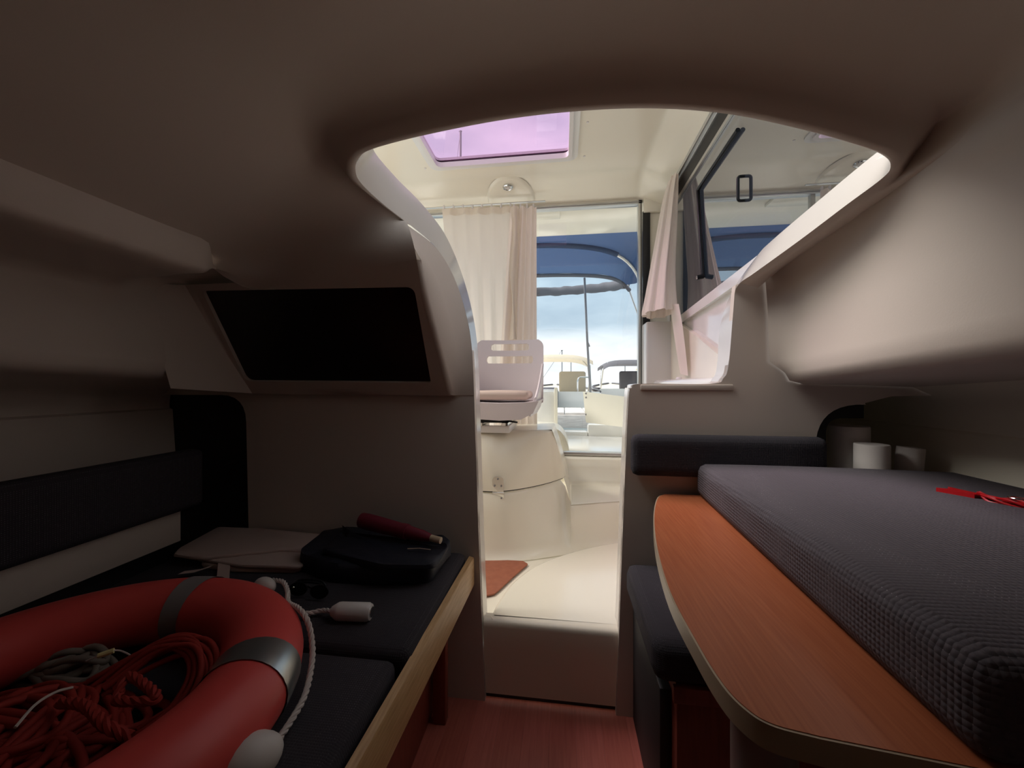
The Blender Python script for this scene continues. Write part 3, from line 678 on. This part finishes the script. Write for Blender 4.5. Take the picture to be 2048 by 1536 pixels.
tail = [[V((.655, 2.42, 1.62)), V((.63, 2.36, 1.62)), V((.62, 2.30, 1.63)), V((.64, 2.24, 1.62))], [V((.668, 2.40, 1.5)), V((.64, 2.35, 1.5)), V((.63, 2.29, 1.5)), V((.66, 2.24, 1.5))],
        [V((.675, 2.37, 1.36)), V((.65, 2.32, 1.36)), V((.645, 2.27, 1.36)), V((.67, 2.22, 1.36))], [V((.68, 2.34, 1.27)), V((.665, 2.30, 1.24)), V((.66, 2.26, 1.23)), V((.68, 2.21, 1.22))]]
obj('loose_corner', loft([cr(r_, 10) for r_ in tail]), CURT2, ct3, 180)
wb = atY(1358, 764, 2.1)
cl = thing('latch_knob', 'small white knob standing on the starboard shelf', 'knob', (wb.x, wb.y, 1.20))
obj('knob', lathe([(0, 0), (.016, 0), (.016, .03), (.012, .035), (0, .035)], (wb.x, wb.y, 1.175), 14), PLAST, cl)

# ------------------------------------------------------------------ cockpit, bimini and harbour outside
struct('floor_cockpit', rbox(-1.4, .9, DY + .05, 4.35, .56, .615, 0), GELW)
struct('wall_cockpit_aft', join(rbox(-1.4, -.06, 4.22, 4.38, .5, 1.115, .03, 3), rbox(.27, 1.0, 4.22, 4.38, .5, .74, .02), rbox(-.06, .27, 4.22, 4.38, .5, .66, .02)), GELW)
struct('wall_cockpit_right', join(rbox(.78, .95, DY + .05, 4.38, .4, 1.10, .03, 3), rbox(-1.5, -1.36, DY + .05, 4.38, .4, 1.10, .03, 3)), GELW)
gt = thing('transom_gate', 'cream transom gate panel hinged open beyond the aft door', 'gate', atY(1166, 853, 4.15))
ga = [atY(1166, 783, 4.15), atY(1256, 794, 3.7), atY(1252, 855, 3.7), atY(1172, 845, 4.1)]
obj('panel', prism(rounded(ga, .012), (0, .03, 0)), GEL, gt)
for py in (787, 795, 829):
    c0 = atY(1172, py, 4.10); obj('screw', lathe([(0, .003), (.008, .002), (.01, 0)], c0, 10, (0, -1, 0)), POST, gt)
blk = thing('stern_locker', 'white stern locker beside the gap to the dock', 'locker', (-.12, 4.15, .6))
obj('body', rbox(-.35, -.055, 3.95, 4.21, .6, 1.10, .02, 3), GELW, blk)
obj('post', rbox(-.085, -.05, 3.92, 3.96, .6, 1.14, .006), GEL, blk)
# cockpit seat moulding seen beside the engine box
cs = thing('cockpit_seat', 'rounded cream cockpit seat moulding just outside the door', 'seat', (0, 3.0, .6))
sp = [V((-.2, 2.92, z)) for z in ()] or [V((x, 2.95, z)) for x, z in ((-.3, .615), (.055, .615), (.045, .70), (.02, .77), (-.02, .82), (-.08, .845), (-.3, .85))]
obj('moulding', prism(rounded(sp, .02), (0, .4, 0)), GEL, cs)

bi = thing('bimini_top', 'blue canvas bimini top over the cockpit with steel bows', 'canopy', (-.3, 3.9, 1.0))
def bow(Y, zc, half, drop, xc=-.30, n=40, lift=0):
    res = []
    for i in range(n + 1):
        s = -1 + 2 * i / n; a = abs(s)
        x = xc + half * math.copysign(1 - (1 - a) ** 1.15, s) ; z = zc - drop * (.42 * a ** 2 + .58 * a ** 7)
        res.append(V((x, Y, z)))
    return res
b0 = bow(3.36, 2.62, 1.12, .20); b1_ = bow(3.75, 2.545, 1.03, .40); b2_ = bow(4.6, 2.49, 1.03, .16); 
rowsb = [b0, [a.lerp(b, .5) + V((0, 0, .012)) for a, b in zip(b0, b1_)], b1_, [a.lerp(b, .33) + V((0, 0, -.012)) for a, b in zip(b1_, b2_)], [a.lerp(b, .7) + V((0, 0, -.01)) for a, b in zip(b1_, b2_)], b2_]
vsb, fsb = loft(rowsb)
vsb = [v + V((0, 0, .008 * noise.noise(v * 5))) for v in vsb]
obj('canvas', (vsb, fsb), BIM, bi, 180)
obj('bow_sleeve', tube([p + V((0, 0, -.022)) for p in b1_[5:36]], .024, 10), BIM, bi)
obj('front_bow', tube([p + V((0, -.004, -.024)) for p in b1_] + [V((.76, 3.8, 2.0)), V((.77, 3.85, 1.1))], .016, 10), ALU, bi)
obj('rear_bow', tube([p + V((0, 0, -.02)) for p in b2_] + [V((.76, 4.55, 2.25))], .022, 10), GRYC, bi)
roll = cr([V((.735, 4.62, 2.345)), V((.5, 4.95, 2.39)), V((.1, 5.15, 2.415)), V((-.3, 5.2, 2.42)), V((-1.3, 4.62, 2.33))], 30)
obj('rolled_skirt', tube([p + V((0, 0, .004 * math.sin(i * 1.3))) for i, p in enumerate(roll)], [.058 + .004 * math.sin(i * 2.1) for i in range(30)], 10), GRYC, bi)
obj('rear_strap', tube([V((.74, 4.6, 2.34)), V((.88, 4.5, 1.86)), V((.95, 4.4, 1.1))], .010, 8), ALU, bi)
p0, p1, p2 = atY(1169, 556, 4.6), atY(1175, 690, 4.45), atY(1181, 790, 4.32)
obj('support_pole', tube([p0, p1, p2], .013, 8), POST, bi)
obj('cord_end', tube([p1 + V((.0, 0, .03)), p1 + V((.02, 0, -.02))], .012, 8), POST, bi)

# harbour
WZ = .25
struct('water', ([V((-1500, 4.6, WZ)), V((1500, 4.6, WZ)), V((1500, 3000, WZ)), V((-1500, 3000, WZ))], [(0, 1, 2, 3)]), WATER)
dk = thing('dock', 'weathered grey plank dock behind the stern gate', 'dock', (.2, 6.2, WZ))
for i in range(16):
    x = -2.2 + i * .32
    obj('plank', rbox(x, x + .305, 6.0, 7.2, .70, .735, .006, 1), DOCKM, dk)
obj('fascia_beam', rbox(-2.3, 3.0, 5.95, 6.0, .50, .70, .006), DOCKM, dk)
obj('lower_beam', rbox(-2.3, 3.0, 6.02, 6.08, .30, .44, .006), DOCKM, dk)
for i in range(4): obj('pile', lathe([(.09, -.3), (.09, .70)], (-2 + i * 1.5, 6.5, 0), 14), DOCKM, dk)

def boat(name, label, x, y, length, beam, canopy, seatback, group=None, free=.62, toph=1.65, cx=0, flip=1):
    t = thing(name, label, 'boat', (x, y, WZ))
    rs = []
    for i in range(13):
        f = i / 12; w = beam / 2 * (1 - .92 * max(0, (f - .35) / .65) ** 2.0); zt_ = WZ + free + .16 * f * f; yy = y + f * length
        rs.append([V((x - w, yy, zt_)), V((x - w * .97, yy, zt_ - .12)), V((x - w * .82, yy, WZ + .02)), V((x - w * .3, yy, WZ - .15)), V((x + w * .3, yy, WZ - .15)), V((x + w * .82, yy, WZ + .02)), V((x + w * .97, yy, zt_ - .12)), V((x + w, yy, zt_))])
    obj('hull', loft(rs, False, True), GELW, t, 35)
    obj('deck', loft([[r_[0] + V((.02, 0, -.03)), r_[-1] + V((-.02, 0, -.03))] for r_ in rs]), GEL, t)
    for s in (0, -1):
        obj('rub_rail', tube([r_[s] for r_ in rs], .03, 8), GRYC, t)
    for s in (-1, 1):
        for yy0, lean in ((y + .9, -.35), (y + 1.1, .5)):
            obj('canopy_tube', tube([V((x + s * beam * .44, yy0, WZ + free)), V((x + s * beam * .42, yy0 + lean * .6, WZ + toph - .2)), V((x + s * beam * .36, yy0 + lean, WZ + toph))], .018, 8), ALU, t)
    cps = [[V((x + beam * .44 * math.sin(k * math.pi / 16), yy, WZ + toph + .05 - .16 * abs(math.sin(k * math.pi / 16)) ** 4 + dz)) for k in range(-8, 9)] for yy, dz in ((y + .2, -.10), (y + .28, 0), (y + .9, .05), (y + 1.9, .02), (y + 2.0, -.08))]
    obj('canopy', loft(cps), canopy, t, 60)
    obj('seat_back', rbox(x + cx - .34, x + cx + .34, y + 1.0, y + 1.12, WZ + free - .05, WZ + free + .50, .06, 4), seatback, t)
    obj('stern_rail', tube(rounded([V((x + cx + .1, y + .15, WZ + free - .02)), V((x + cx + .1, y + .15, WZ + free + .34)), V((x + beam * .42, y + .5, WZ + free + .34)), V((x + beam * .42, y + 1.2, WZ + free + .0))], [0, .12, .12, 0]), .02, 8), STEEL, t)
    obj('outboard', join(rbox(x - .2, x + .2, y - .45, y, WZ + .35, WZ + .85, .08, 3), rbox(x - .07, x + .07, y - .35, y - .1, WZ - .3, WZ + .35, .02)), GRYC, t)
    obj('windscreen', loft([[V((x - beam * .38, y + 2.2, WZ + free)), V((x, y + 2.6, WZ + free + .02)), V((x + beam * .38, y + 2.2, WZ + free))], [V((x - beam * .33, y + 2.0, WZ + free + .42)), V((x, y + 2.35, WZ + free + .44)), V((x + beam * .33, y + 2.0, WZ + free + .42))]]), CLEAR, t)
    return t
boat('motorboat', 'white motorboat with tan canopy and tan seat moored behind the dock', -.30, 9.0, 6, 2.3, TANC, TANC, free=.75, toph=1.58, cx=.55)
boat('motorboat', 'white motorboat with dark grey canopy seen past the gate', 1.98, 10.5, 6, 2.0, GRYC, GRYC, free=.8, toph=1.52)
boat('motorboat', 'pale motorboat with cream canopy moored beside the door jamb', 4.6, 17.5, 6.5, 2.4, TANC, GRYC, free=.85, toph=1.75)
for px, y0, y1, Y, lab in ((1124, 700, 770, 40, 'tall thin grey mast with a slanted stay behind the tan canopy'), (1142, 722, 772, 46, 'short thin mast to starboard of the stayed mast'), (1250, 727, 770, 44, 'thin dark mast above the cream canopy'),
                           (921, 262, 760, 30, 'very tall pale mast seen through the roof hatch')):
    a, b = atY(px, y0, Y), atY(px, y1, Y); b.z = WZ
    b.x = a.x
    t = thing('mast', lab, 'mast', b)
    obj('spar', tube([b, a], .05 if Y > 35 else .09, 8), POST, t)
    if px in (1124, 921): obj('stay', tube([a, V((a.x - 2.6, a.y, WZ + .6))], .02 if Y > 35 else .015, 6), POST, t)
    obj('masthead', rbox(a.x - .12, a.x + .12, a.y - .03, a.y + .03, a.z - .06, a.z, 0), POST, t)
hlx = []
for i in range(81):
    x = -900 + i * 22.5; hlx.append((x, 6 + 9 * abs(noise.noise(V((x * .006, 1, 0)))) + 3 * abs(noise.noise(V((x * .03, 2, 0))))))

# ------------------------------------------------------------------ port berth
BZ = .556
berth = thing('berth', 'port berth base with oak fiddle board and mahogany front', 'berth', (-.8, .5, 0))
f0, f1 = V((-.325, BY - .004, 0)), V((-.362, -.5, 0))
def fid(y): t = (y - f0.y) / (f1.y - f0.y); return f0.x + (f1.x - f0.x) * t
obj('fiddle_board', loft([[V((fid(y), y, .432)), V((fid(y), y, .526)), V((fid(y) - .003, y, .532)), V((fid(y) - .019, y, .536)), V((fid(y) - .022, y, .530)), V((fid(y) - .022, y, .432))] for y in (BY - .004, 1, .5, 0, -.5)], True, True), OAK, berth, 30)
obj('front_panel', loft([[V((-.46, y, 0)), V((-.44, y, .44)), V((-.46, y, .44)), V((-.48, y, 0))] for y in (BY - .01, -.6)], True, True), MAHO, berth, 30)
for y in (.50, 1.28): obj('front_post', rbox(-.445, -.40, y, y + .035, 0, .44, .003), MAHO, berth)
obj('top_board', rbox(-1.40, -.36, -.6, BY - .006, .44, .468, .003), MAHO, berth)
cu1 = obj('berth_cushion', cushion(-1.386, -.352, .845, BY - .012, .469, BZ, .022, .006), FAB, None, 60, label='charcoal berth cushion against the bulkhead under the towel and bag', cat='cushion')
cu2 = obj('berth_cushion', cushion(-1.386, -.372, -.5, .838, .469, BZ - .006, .022, .004), FAB, None, 60, label='charcoal berth cushion under the red lifebuoy', cat='cushion')
bk_ = obj('backrest_cushion', cushion(-1.419, -1.35, -.4, 1.30, .715, .93, .02, .0), FAB, None, 60, label='long charcoal backrest cushion along the port hull side', cat='cushion')
struct('trim_12', rbox(-1.46, -1.42, -.6, 1.30, .45, .90, .004), DARK)
struct('trim_13', rbox(-1.400, -1.388, -.6, 1.24, .60, .72, .003), LINER)
struct('trim_14', rbox(-1.66, -1.465, -.6, 1.20, .80, .82, .004), LINER)

# folded towel
tz = BZ + .006
tw = thing('towel', 'folded beige linen towel on the berth cushion by the bulkhead', 'towel', atZ(500, 1110, tz))
def slab(pp, z0, h, r=.012, sag=.004, seed=0):   # soft folded cloth: polygon outline given as pixels on the z0 plane
    pts = rounded([atZ(px, py, z0) for px, py in pp], r * 2, 4); c = sum(pts, V()) / len(pts)
    rs = []
    for k, z in ((.985, 0), (1.0, h * .25), (1.0, h * .6), (.985, h * .9), (.95, h), (.7, h * 1.03), (.4, h * 1.04), (.05, h * 1.05)):
        rs.append([V((c.x + (p.x - c.x) * k, c.y + (p.y - c.y) * k, z0 + z + sag * noise.noise(V((p.x * 14 * k + seed, p.y * 14 * k, z * 50))))) for p in pts])
    return loft(rs, True, True)
towel = [(345, 1112), (430, 1072), (650, 1082), (600, 1142)]
obj('lower_fold', slab([(400, 1134), (440, 1085), (640, 1092), (600, 1146), (470, 1146)], tz, .014, seed=1), LIN, tw, 60)
obj('middle_fold', slab([(390, 1122), (436, 1080), (644, 1088), (604, 1140), (480, 1138)], tz + .014, .012, seed=5), LIN, tw, 60)
obj('upper_fold', slab([(345, 1115), (352, 1104), (436, 1056), (520, 1062), (648, 1072), (625, 1106), (560, 1104), (400, 1122)], tz + .026, .010, seed=9, sag=.008), LIN, tw, 60)
s0 = [atZ(px, py, tz + .02) for px, py in ((450, 1112), (448, 1130), (446, 1150), (442, 1165))]
obj('strap', loft([[p + V((-.022, 0, .010 - .010 * i)), p + V((.022, 0, .010 - .010 * i))] for i, p in enumerate(s0)]), LIN, tw)
s1 = [atZ(px, py, tz + .012) for px, py in ((446, 1120), (425, 1134), (395, 1144), (362, 1148))]
obj('strap_end', loft([[p + V((0, -.011, .004)), p + V((0, .011, .004))] for p in s1]), LIN, tw)

bag = thing('bag', 'dark navy folded nylon bag on the berth cushion', 'bag', atZ(740, 1130, tz))
obj('body', slab([(596, 1140), (640, 1092), (690, 1080), (885, 1100), (905, 1112), (862, 1165), (780, 1172), (660, 1166)], tz, .055, sag=.018, seed=3), NAVY, bag, 60)
obj('flap', slab([(640, 1110), (680, 1072), (900, 1100), (868, 1138), (760, 1142)], tz + .055, .018, sag=.014, seed=7), NAVY, bag, 60)
zp = [atZ(px, py, tz + .078) for px, py in ((815, 1098), (840, 1097), (862, 1100))]
obj('zip', tube(zp, .003, 6), STEEL, bag)
lu = [atZ(684, 1050, tz + .085), atZ(700, 1062, tz + .085), atZ(730, 1075, tz + .08)]
obj('corner_flap', loft([[lu[0], lu[1], lu[2]], [lu[0] + V((.0, .02, -.05)), lu[1] + V((0, -.03, -.02)), lu[2] + V((0, -.03, -.02))]]), NAVY, bag)
ua, ub = atY(722, 1040, 1.30), atY(862, 1076, 1.24)
um = thing('folding_umbrella', 'crimson folding umbrella lying on the navy bag', 'umbrella', ub)
ax = (ub - ua)
obj('canopy_roll', tube([ua + ax * t for t in (0, .01, .1, .3, .5, .7, .9, 1)], [.014, .026, .028, .027, .025, .022, .018, .012], 14), CRIM, um)
obj('handle_tip', tube([ub, ub + ax * .13], .011, 12), BEIGE, um)
obj('wrap_band', tube([ua + ax * .60, ua + ax * .68], .0255, 14), CRIM, um)

# lifebuoy
LC, LR, lr = V((-.86, .53, BZ + .066)), .31, .075
lb = thing('lifebuoy', 'red ring lifebuoy with silver bands lying on the berth', 'lifebuoy', (LC.x, LC.y, BZ))
def torus_arc(a0, a1, n, rt, m=28, sq=.9):
    rs = []
    for i in range(n + 1):
        a = a0 + (a1 - a0) * i / n; d = V((math.cos(a), math.sin(a), 0))
        rs.append([LC + d * (LR + rt * math.cos(b)) + V((0, 0, rt * sq * math.sin(b))) for b in [6.28319 * k / m for k in range(m)]])
    return loft(rs, True)
obj('ring', torus_arc(0, 6.28319, 96, lr), RED, lb, 60)
for ang, w, mt in ((20, 11, SILVER), (97, 10, TAPE), (196, 11, SILVER), (280, 11, SILVER)):
    obj('band', torus_arc(R(ang - w / 2), R(ang + w / 2), 8, lr + .0025), mt, lb, 60)['label'] = 'shiny silver band' if mt is SILVER else 'dull grey tape band'
rp_ = [(545, 1160, .63), (566, 1164, .635), (575, 1182, .63), (577, 1205, .645), (596, 1216, .66), (612, 1236, .65), (622, 1268, .625), (625, 1310, .60), (620, 1350, .585), (608, 1395, .575), (586, 1435, .57), (562, 1472, .57), (540, 1506, .575), (515, 1530, .58)]
obj('grab_line', rope(cr([atZ(*p) for p in rp_], 220), .0058, 26), CORD, lb)
def egg(c, axis, r, l):
    return lathe([(r * math.sin(math.pi * t / 12) * (1 - .12 * math.cos(math.pi * t / 12)), -l * math.cos(math.pi * t / 12)) for t in range(13)], c, 24, axis)
e1 = atZ(500, 1522, .60)
obj('float', egg(e1, (-.45, -.75, .1), .036, .046), BALL, lb, 80)
e2 = atZ(530, 1172, .625)
obj('float', egg(e2, (-.9, .2, .0), .022, .034), BALL, lb, 80)
lt = thing('float_toggle', 'white cylindrical float on a short cord beside the lifebuoy', 'float', atZ(705, 1235, BZ))
g0, g1 = atZ(664, 1222, BZ + .024), atZ(742, 1224, BZ + .024); gd = (g1 - g0).normalized(); gl = (g1 - g0).length
ltb = obj('body', lathe([(0, -.001), (.012, 0), (.0215, .016), (.0225, .022), (.0225, gl * .93), (.020, gl * .97), (.019, gl), (.012, gl), (.011, gl - .006), (0, gl - .006)], g0, 24, gd), PLAST, lt)
obj('end_plug', lathe([(.013, gl - .004), (.013, gl + .003), (.009, gl + .004), (0, gl + .004)], g0, 16, gd), STEEL, ltb)
obj('cord', rope(cr([g0, atZ(645, 1221, BZ + .018), atZ(622, 1226, BZ + .016), atZ(604, 1228, BZ + .02)], 40), .006, 24), CORD, lt)
# sunglasses
sg = thing('sunglasses', 'dark sunglasses lying on the berth beside the lifebuoy', 'glasses', atZ(610, 1185, BZ + .012))
def lens(cpx, cpy):
    c = atZ(cpx, cpy, BZ + .03); return prism([c + V((.028 * math.cos(a), .004 * math.sin(a), .018 * math.sin(a))) for a in [6.283 * k / 18 for k in range(18)]], (0, .003, .0))
obj('lens', lens(596, 1178), BLACK, sg); obj('lens', lens(638, 1184), BLACK, sg)
obj('bridge', tube([atZ(610, 1174, BZ + .032), atZ(617, 1173, BZ + .034), atZ(624, 1177, BZ + .032)], .0025, 8), BLACK, sg)
obj('temple', tube(cr([atZ(583, 1172, BZ + .032), atZ(600, 1160, BZ + .036), atZ(640, 1162, BZ + .03), atZ(652, 1172, BZ + .018)], 16), .003, 8), BLACK, sg)
obj('temple', tube(cr([atZ(655, 1184, BZ + .03), atZ(640, 1168, BZ + .032), atZ(600, 1164, BZ + .03)], 16), .003, 8), BLACK, sg)
obj('hinge_pin', sphere(atZ(587, 1175, BZ + .036), .0035, 6), STEEL, sg)

# red rope heap and grey rope inside the ring
rr2 = thing('rope_coil', 'heap of red rope inside the ring of the lifebuoy', 'rope', (-.9, .55, BZ))
rnd = random.Random(11)
def heap(c, rx, ry, n, h, r, seed, sides=7):
    rnd = random.Random(seed); gs = []
    for k in range(n):
        cx_, cy_ = c[0] + rnd.uniform(-.35, .35) * rx, c[1] + rnd.uniform(-.35, .35) * ry; a0 = rnd.uniform(0, 6.28); e = rnd.uniform(.45, .9); sz = rnd.uniform(.5, .8)
        pts = []
        for i in range(40):
            a = 6.28 * i / 40; x = math.cos(a) * rx * sz; y = math.sin(a) * ry * sz * e
            xx = cx_ + x * math.cos(a0) - y * math.sin(a0) * rx / ry * .6; yy = cy_ + (x * math.sin(a0) * ry / rx + y * math.cos(a0))
            d = math.hypot((xx - c[0]) / rx, (yy - c[1]) / ry)
            pts.append(V((xx, yy, c[2] + r + h * max(0, 1 - d * d * .8) * (k / n) + .006 * math.sin(3 * a + k))))
        gs.append(tube(pts, r, sides, True))
    return join(*gs)
obj('loops', heap((-.90, .50, BZ), .19, .15, 60, .085, .0068, 5), ROPER, rr2, 60)
skein = []
sc0 = atZ(330, 1385, .60)
for k in range(14):
    a = -.9 + k * .13; off_ = V((.012 * (k % 4) - .018, .010 * (k // 4), .006 * (k % 3)))
    pts = [sc0 + off_ + V((-.13 + .02 * math.sin(k), -.02, .0)), sc0 + off_ + V((-.07, .035, .035 + .01 * math.cos(k))), sc0 + off_ + V((0, .045, .045)), sc0 + off_ + V((.055, .015, .03)), sc0 + off_ + V((.06 + .004 * (k % 5), -.03, -.005)), sc0 + off_ + V((.03, -.075, -.03))]
    skein.append(tube(cr(pts, 24), .0055, 7))
obj('skein', join(*skein), ROPER, rr2, 60)
lp = [atZ(*q) for q in ((235, 1392, .655), (255, 1352, .665), (300, 1378, .66), (310, 1400, .655), (240, 1402, .655), (236, 1390, .655))]
obj('loose_loop', rope(cr(lp, 60), .0075, 22), ROPER, rr2)
lp = [atZ(*q) for q in ((120, 1405, .655), (170, 1412, .66), (210, 1450, .655), (260, 1475, .63))]
obj('loose_end', rope(cr(lp, 40), .008, 22), ROPER, rr2)
gr2 = thing('rope_coil', 'small grey rope bundle with a yellow tag behind the red rope', 'rope', atZ(140, 1335, BZ))
gc = atZ(130, 1345, BZ)
obj('loops', heap((gc.x, gc.y, BZ), .12, .06, 16, .05, .007, 21), ROPEG, gr2, 60)
gg = [atZ(*q) for q in ((172, 1322, .64), (196, 1312, .645), (215, 1304, .648), (228, 1301, .648))]
obj('tag', tube([gg[1], gg[3]], .005, 8), YEL, gr2)
obj('tag_string', tube(cr([gg[0], gg[1], gg[3], atZ(250, 1305, .63), atZ(275, 1320, .61)], 24), .0015, 6), CORD, gr2)
th = [atZ(*q) for q in ((30, 1455, .66), (70, 1410, .665), (110, 1385, .66), (145, 1375, .65))]
obj('thin_line', tube(cr(th, 24), .0022, 6), CORD, gr2)

# ------------------------------------------------------------------ starboard dinette
TZ = .80
tb_ = thing('table', 'cherry veneer dinette table with rounded corners and pale edge', 'table', (.5, .8, 0))
oc = [(1330, 988), (1316, 996), (1309, 1030), (1314, 1090), (1340, 1180), (1395, 1285), (1445, 1365), (1492, 1415), (1545, 1447), (1640, 1472), (1960, 1536)]
op = [atZ(px, py, TZ) for px, py in oc]
left_edge = cr(op[:-1], 50)
tdir = (op[-1] - op[-2]).normalized()
far_y = op[0].y + .004
outl = [p for p in left_edge] + [op[-1], op[-1] + tdir * .5, V((1.12, op[-1].y - .05, TZ)), V((1.12, far_y, TZ))]
obj('tabletop', prism([V((p.x, p.y, TZ)) for p in outl], (0, 0, -.030)), TABLE, tb_, 30)
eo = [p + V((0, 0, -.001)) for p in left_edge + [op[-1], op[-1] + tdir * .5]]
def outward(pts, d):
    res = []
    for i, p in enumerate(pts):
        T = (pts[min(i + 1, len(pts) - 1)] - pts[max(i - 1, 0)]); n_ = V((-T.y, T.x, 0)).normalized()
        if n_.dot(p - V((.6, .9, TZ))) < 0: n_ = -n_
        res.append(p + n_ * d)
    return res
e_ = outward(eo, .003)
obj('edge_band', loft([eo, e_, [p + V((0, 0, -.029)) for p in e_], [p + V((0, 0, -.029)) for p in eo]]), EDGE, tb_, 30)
pp_ = atY(1520, 1480, .62)
obj('leg', lathe([(.14, 0), (.14, .012), (.04, .02), (.042, .03), (.042, TZ - .045), (.05, TZ - .04), (.05, TZ - .031)], (pp_.x - .005, .60, 0), 28), POST, tb_)
slb = obj('table_cushion', rot(cushion(.447, 1.185, .425, 1.372, TZ + .001, .908, .022, .010), R(-2.8), 'Z', (.452, 1.37, 0)), FABT, None, 60, label='thick charcoal woven cushion laid flat on the dinette table', cat='cushion')
# red lanyard
rz = .914
ly = thing('lanyard', 'red kill-cord lanyard lying on the table cushion', 'lanyard', atZ(1930, 985, rz))
k0, k1 = atZ(1884, 974, rz + .012), atZ(1955, 988, rz + .012); kd = (k1 - k0).normalized(); kn = V((-kd.y, kd.x, 0))
clip = [k0 + kn * .020, k0 + kd * .022 + kn * .016, k0 + kd * .05 + kn * .012, k1 + kn * .010, k1 - kn * .010, k0 + kd * .05 - kn * .012, k0 + kd * .022 - kn * .016, k0 - kn * .020, k0 + kd * .012 - kn * .006, k0 + kd * .012 + kn * .006]
obj('clip', prism(clip, (0, 0, -.012)), REDP, ly)
for j in range(6):
    pts = [k1 + kn * (.003 * j - .008) + V((0, 0, .002 * (j % 3)))]
    for i in range(1, 7):
        pts.append(k1 + kd * (.025 * i) + kn * (.014 * math.sin(i * 1.1 + j) * (1 - i / 9)) + V((0, 0, .006 * math.cos(i * 1.3 + j * 2) - .004)))
    obj('cord', tube(cr(pts, 40), .0026, 6), REDP, ly)
obj('ring', tube([k1 + kd * .06 + V((.012 * math.cos(a), .012 * math.sin(a), .008)) for a in [6.283 * i / 20 for i in range(20)]], .0018, 6, True), STEEL, ly)

# starboard bench
bn = thing('bench', 'dark bench base beneath the dinette seat', 'bench', (.5, 1.2, 0))
obj('base', rbox(.275, .95, .98, BY - .006, 0, .44, .004), MAHO, bn)
obj('kick_panel', rbox(.245, .275, 1.02, BY - .006, 0, .40, .004), DARK, bn)
obj('seat_rim', rbox(.265, .95, .968, .982, .405, .445, .003), MAHO, bn)
sc_ = obj('seat_cushion', cushion(.218, .98, .965, BY - .012, .446, .556, .03, .006), FAB, None, 60, label='charcoal seat cushion on the dinette bench by the opening', cat='cushion')
bp = [atY(1262, 868, 1.37), atY(1640, 892, 1.37), atY(1640, 965, 1.37), atY(1262, 950, 1.37)]
bkc = obj('backrest_pad', cushion(bp[0].x, .845, 1.345, BY - .002, bp[3].z + .0, bp[0].z, .022, 0), FAB, None, 60, label='charcoal backrest pad fixed to the bulkhead above the bench', cat='cushion')
struct('trim_15', rbox(.86, 1.24, .3, 1.95, .72, .745, .004), LINER)
# rolls on the side shelf
def roll_(label, name, c, r, h, tilt=0, cat='paper roll', group=None):
    t = thing(name, label, cat, c)
    g = lathe([(r * .38, 0), (r * .97, 0), (r, .004), (r, h - .004), (r * .97, h), (r * .38, h)], c, 28)
    g2 = lathe([(r * .36, .002), (r * .38, h - .002), (r * .35, h - .002), (r * .33, .002)], c, 20)
    if tilt: g, g2 = rot(g, tilt, 'Y', c), rot(g2, tilt, 'Y', c)
    pr_ = obj('paper', g, PAPER, t); obj('core', g2, BEIGE, pr_)
sz = .746
roll_('tall white kitchen paper roll on the shelf behind the table cushion', 'kitchen_roll', V((.993, 1.49, sz)), .058, .283)
roll_('shorter white paper roll in front of the tall kitchen roll', 'toilet_roll', V((.991, 1.385, sz)), .045, .235)
roll_('slim white roll leaning beside the two thicker paper rolls', 'paper_roll', V((1.096, 1.40, sz)), .034, .225, R(5))

# phrases shared by the members of a set
for o in bpy.data.objects:
    if o.parent is None and 'category' in o:
        st = o.name.split('.')[0]
        g = {'motorboat': 'motorboats moored beyond the stern', 'mast': 'masts of yachts in the harbour', 'berth_cushion': 'cushions on the port berth', 'kitchen_roll': 'paper rolls on the side shelf',
             'toilet_roll': 'paper rolls on the side shelf', 'paper_roll': 'paper rolls on the side shelf', 'curtain': 'wheelhouse curtains', 'rope_coil': 'ropes inside the lifebuoy'}.get(st)
        if g: o['group'] = g

# strip the builder's bookkeeping
for o in bpy.data.objects:
    if '_o' in o: del o['_o']
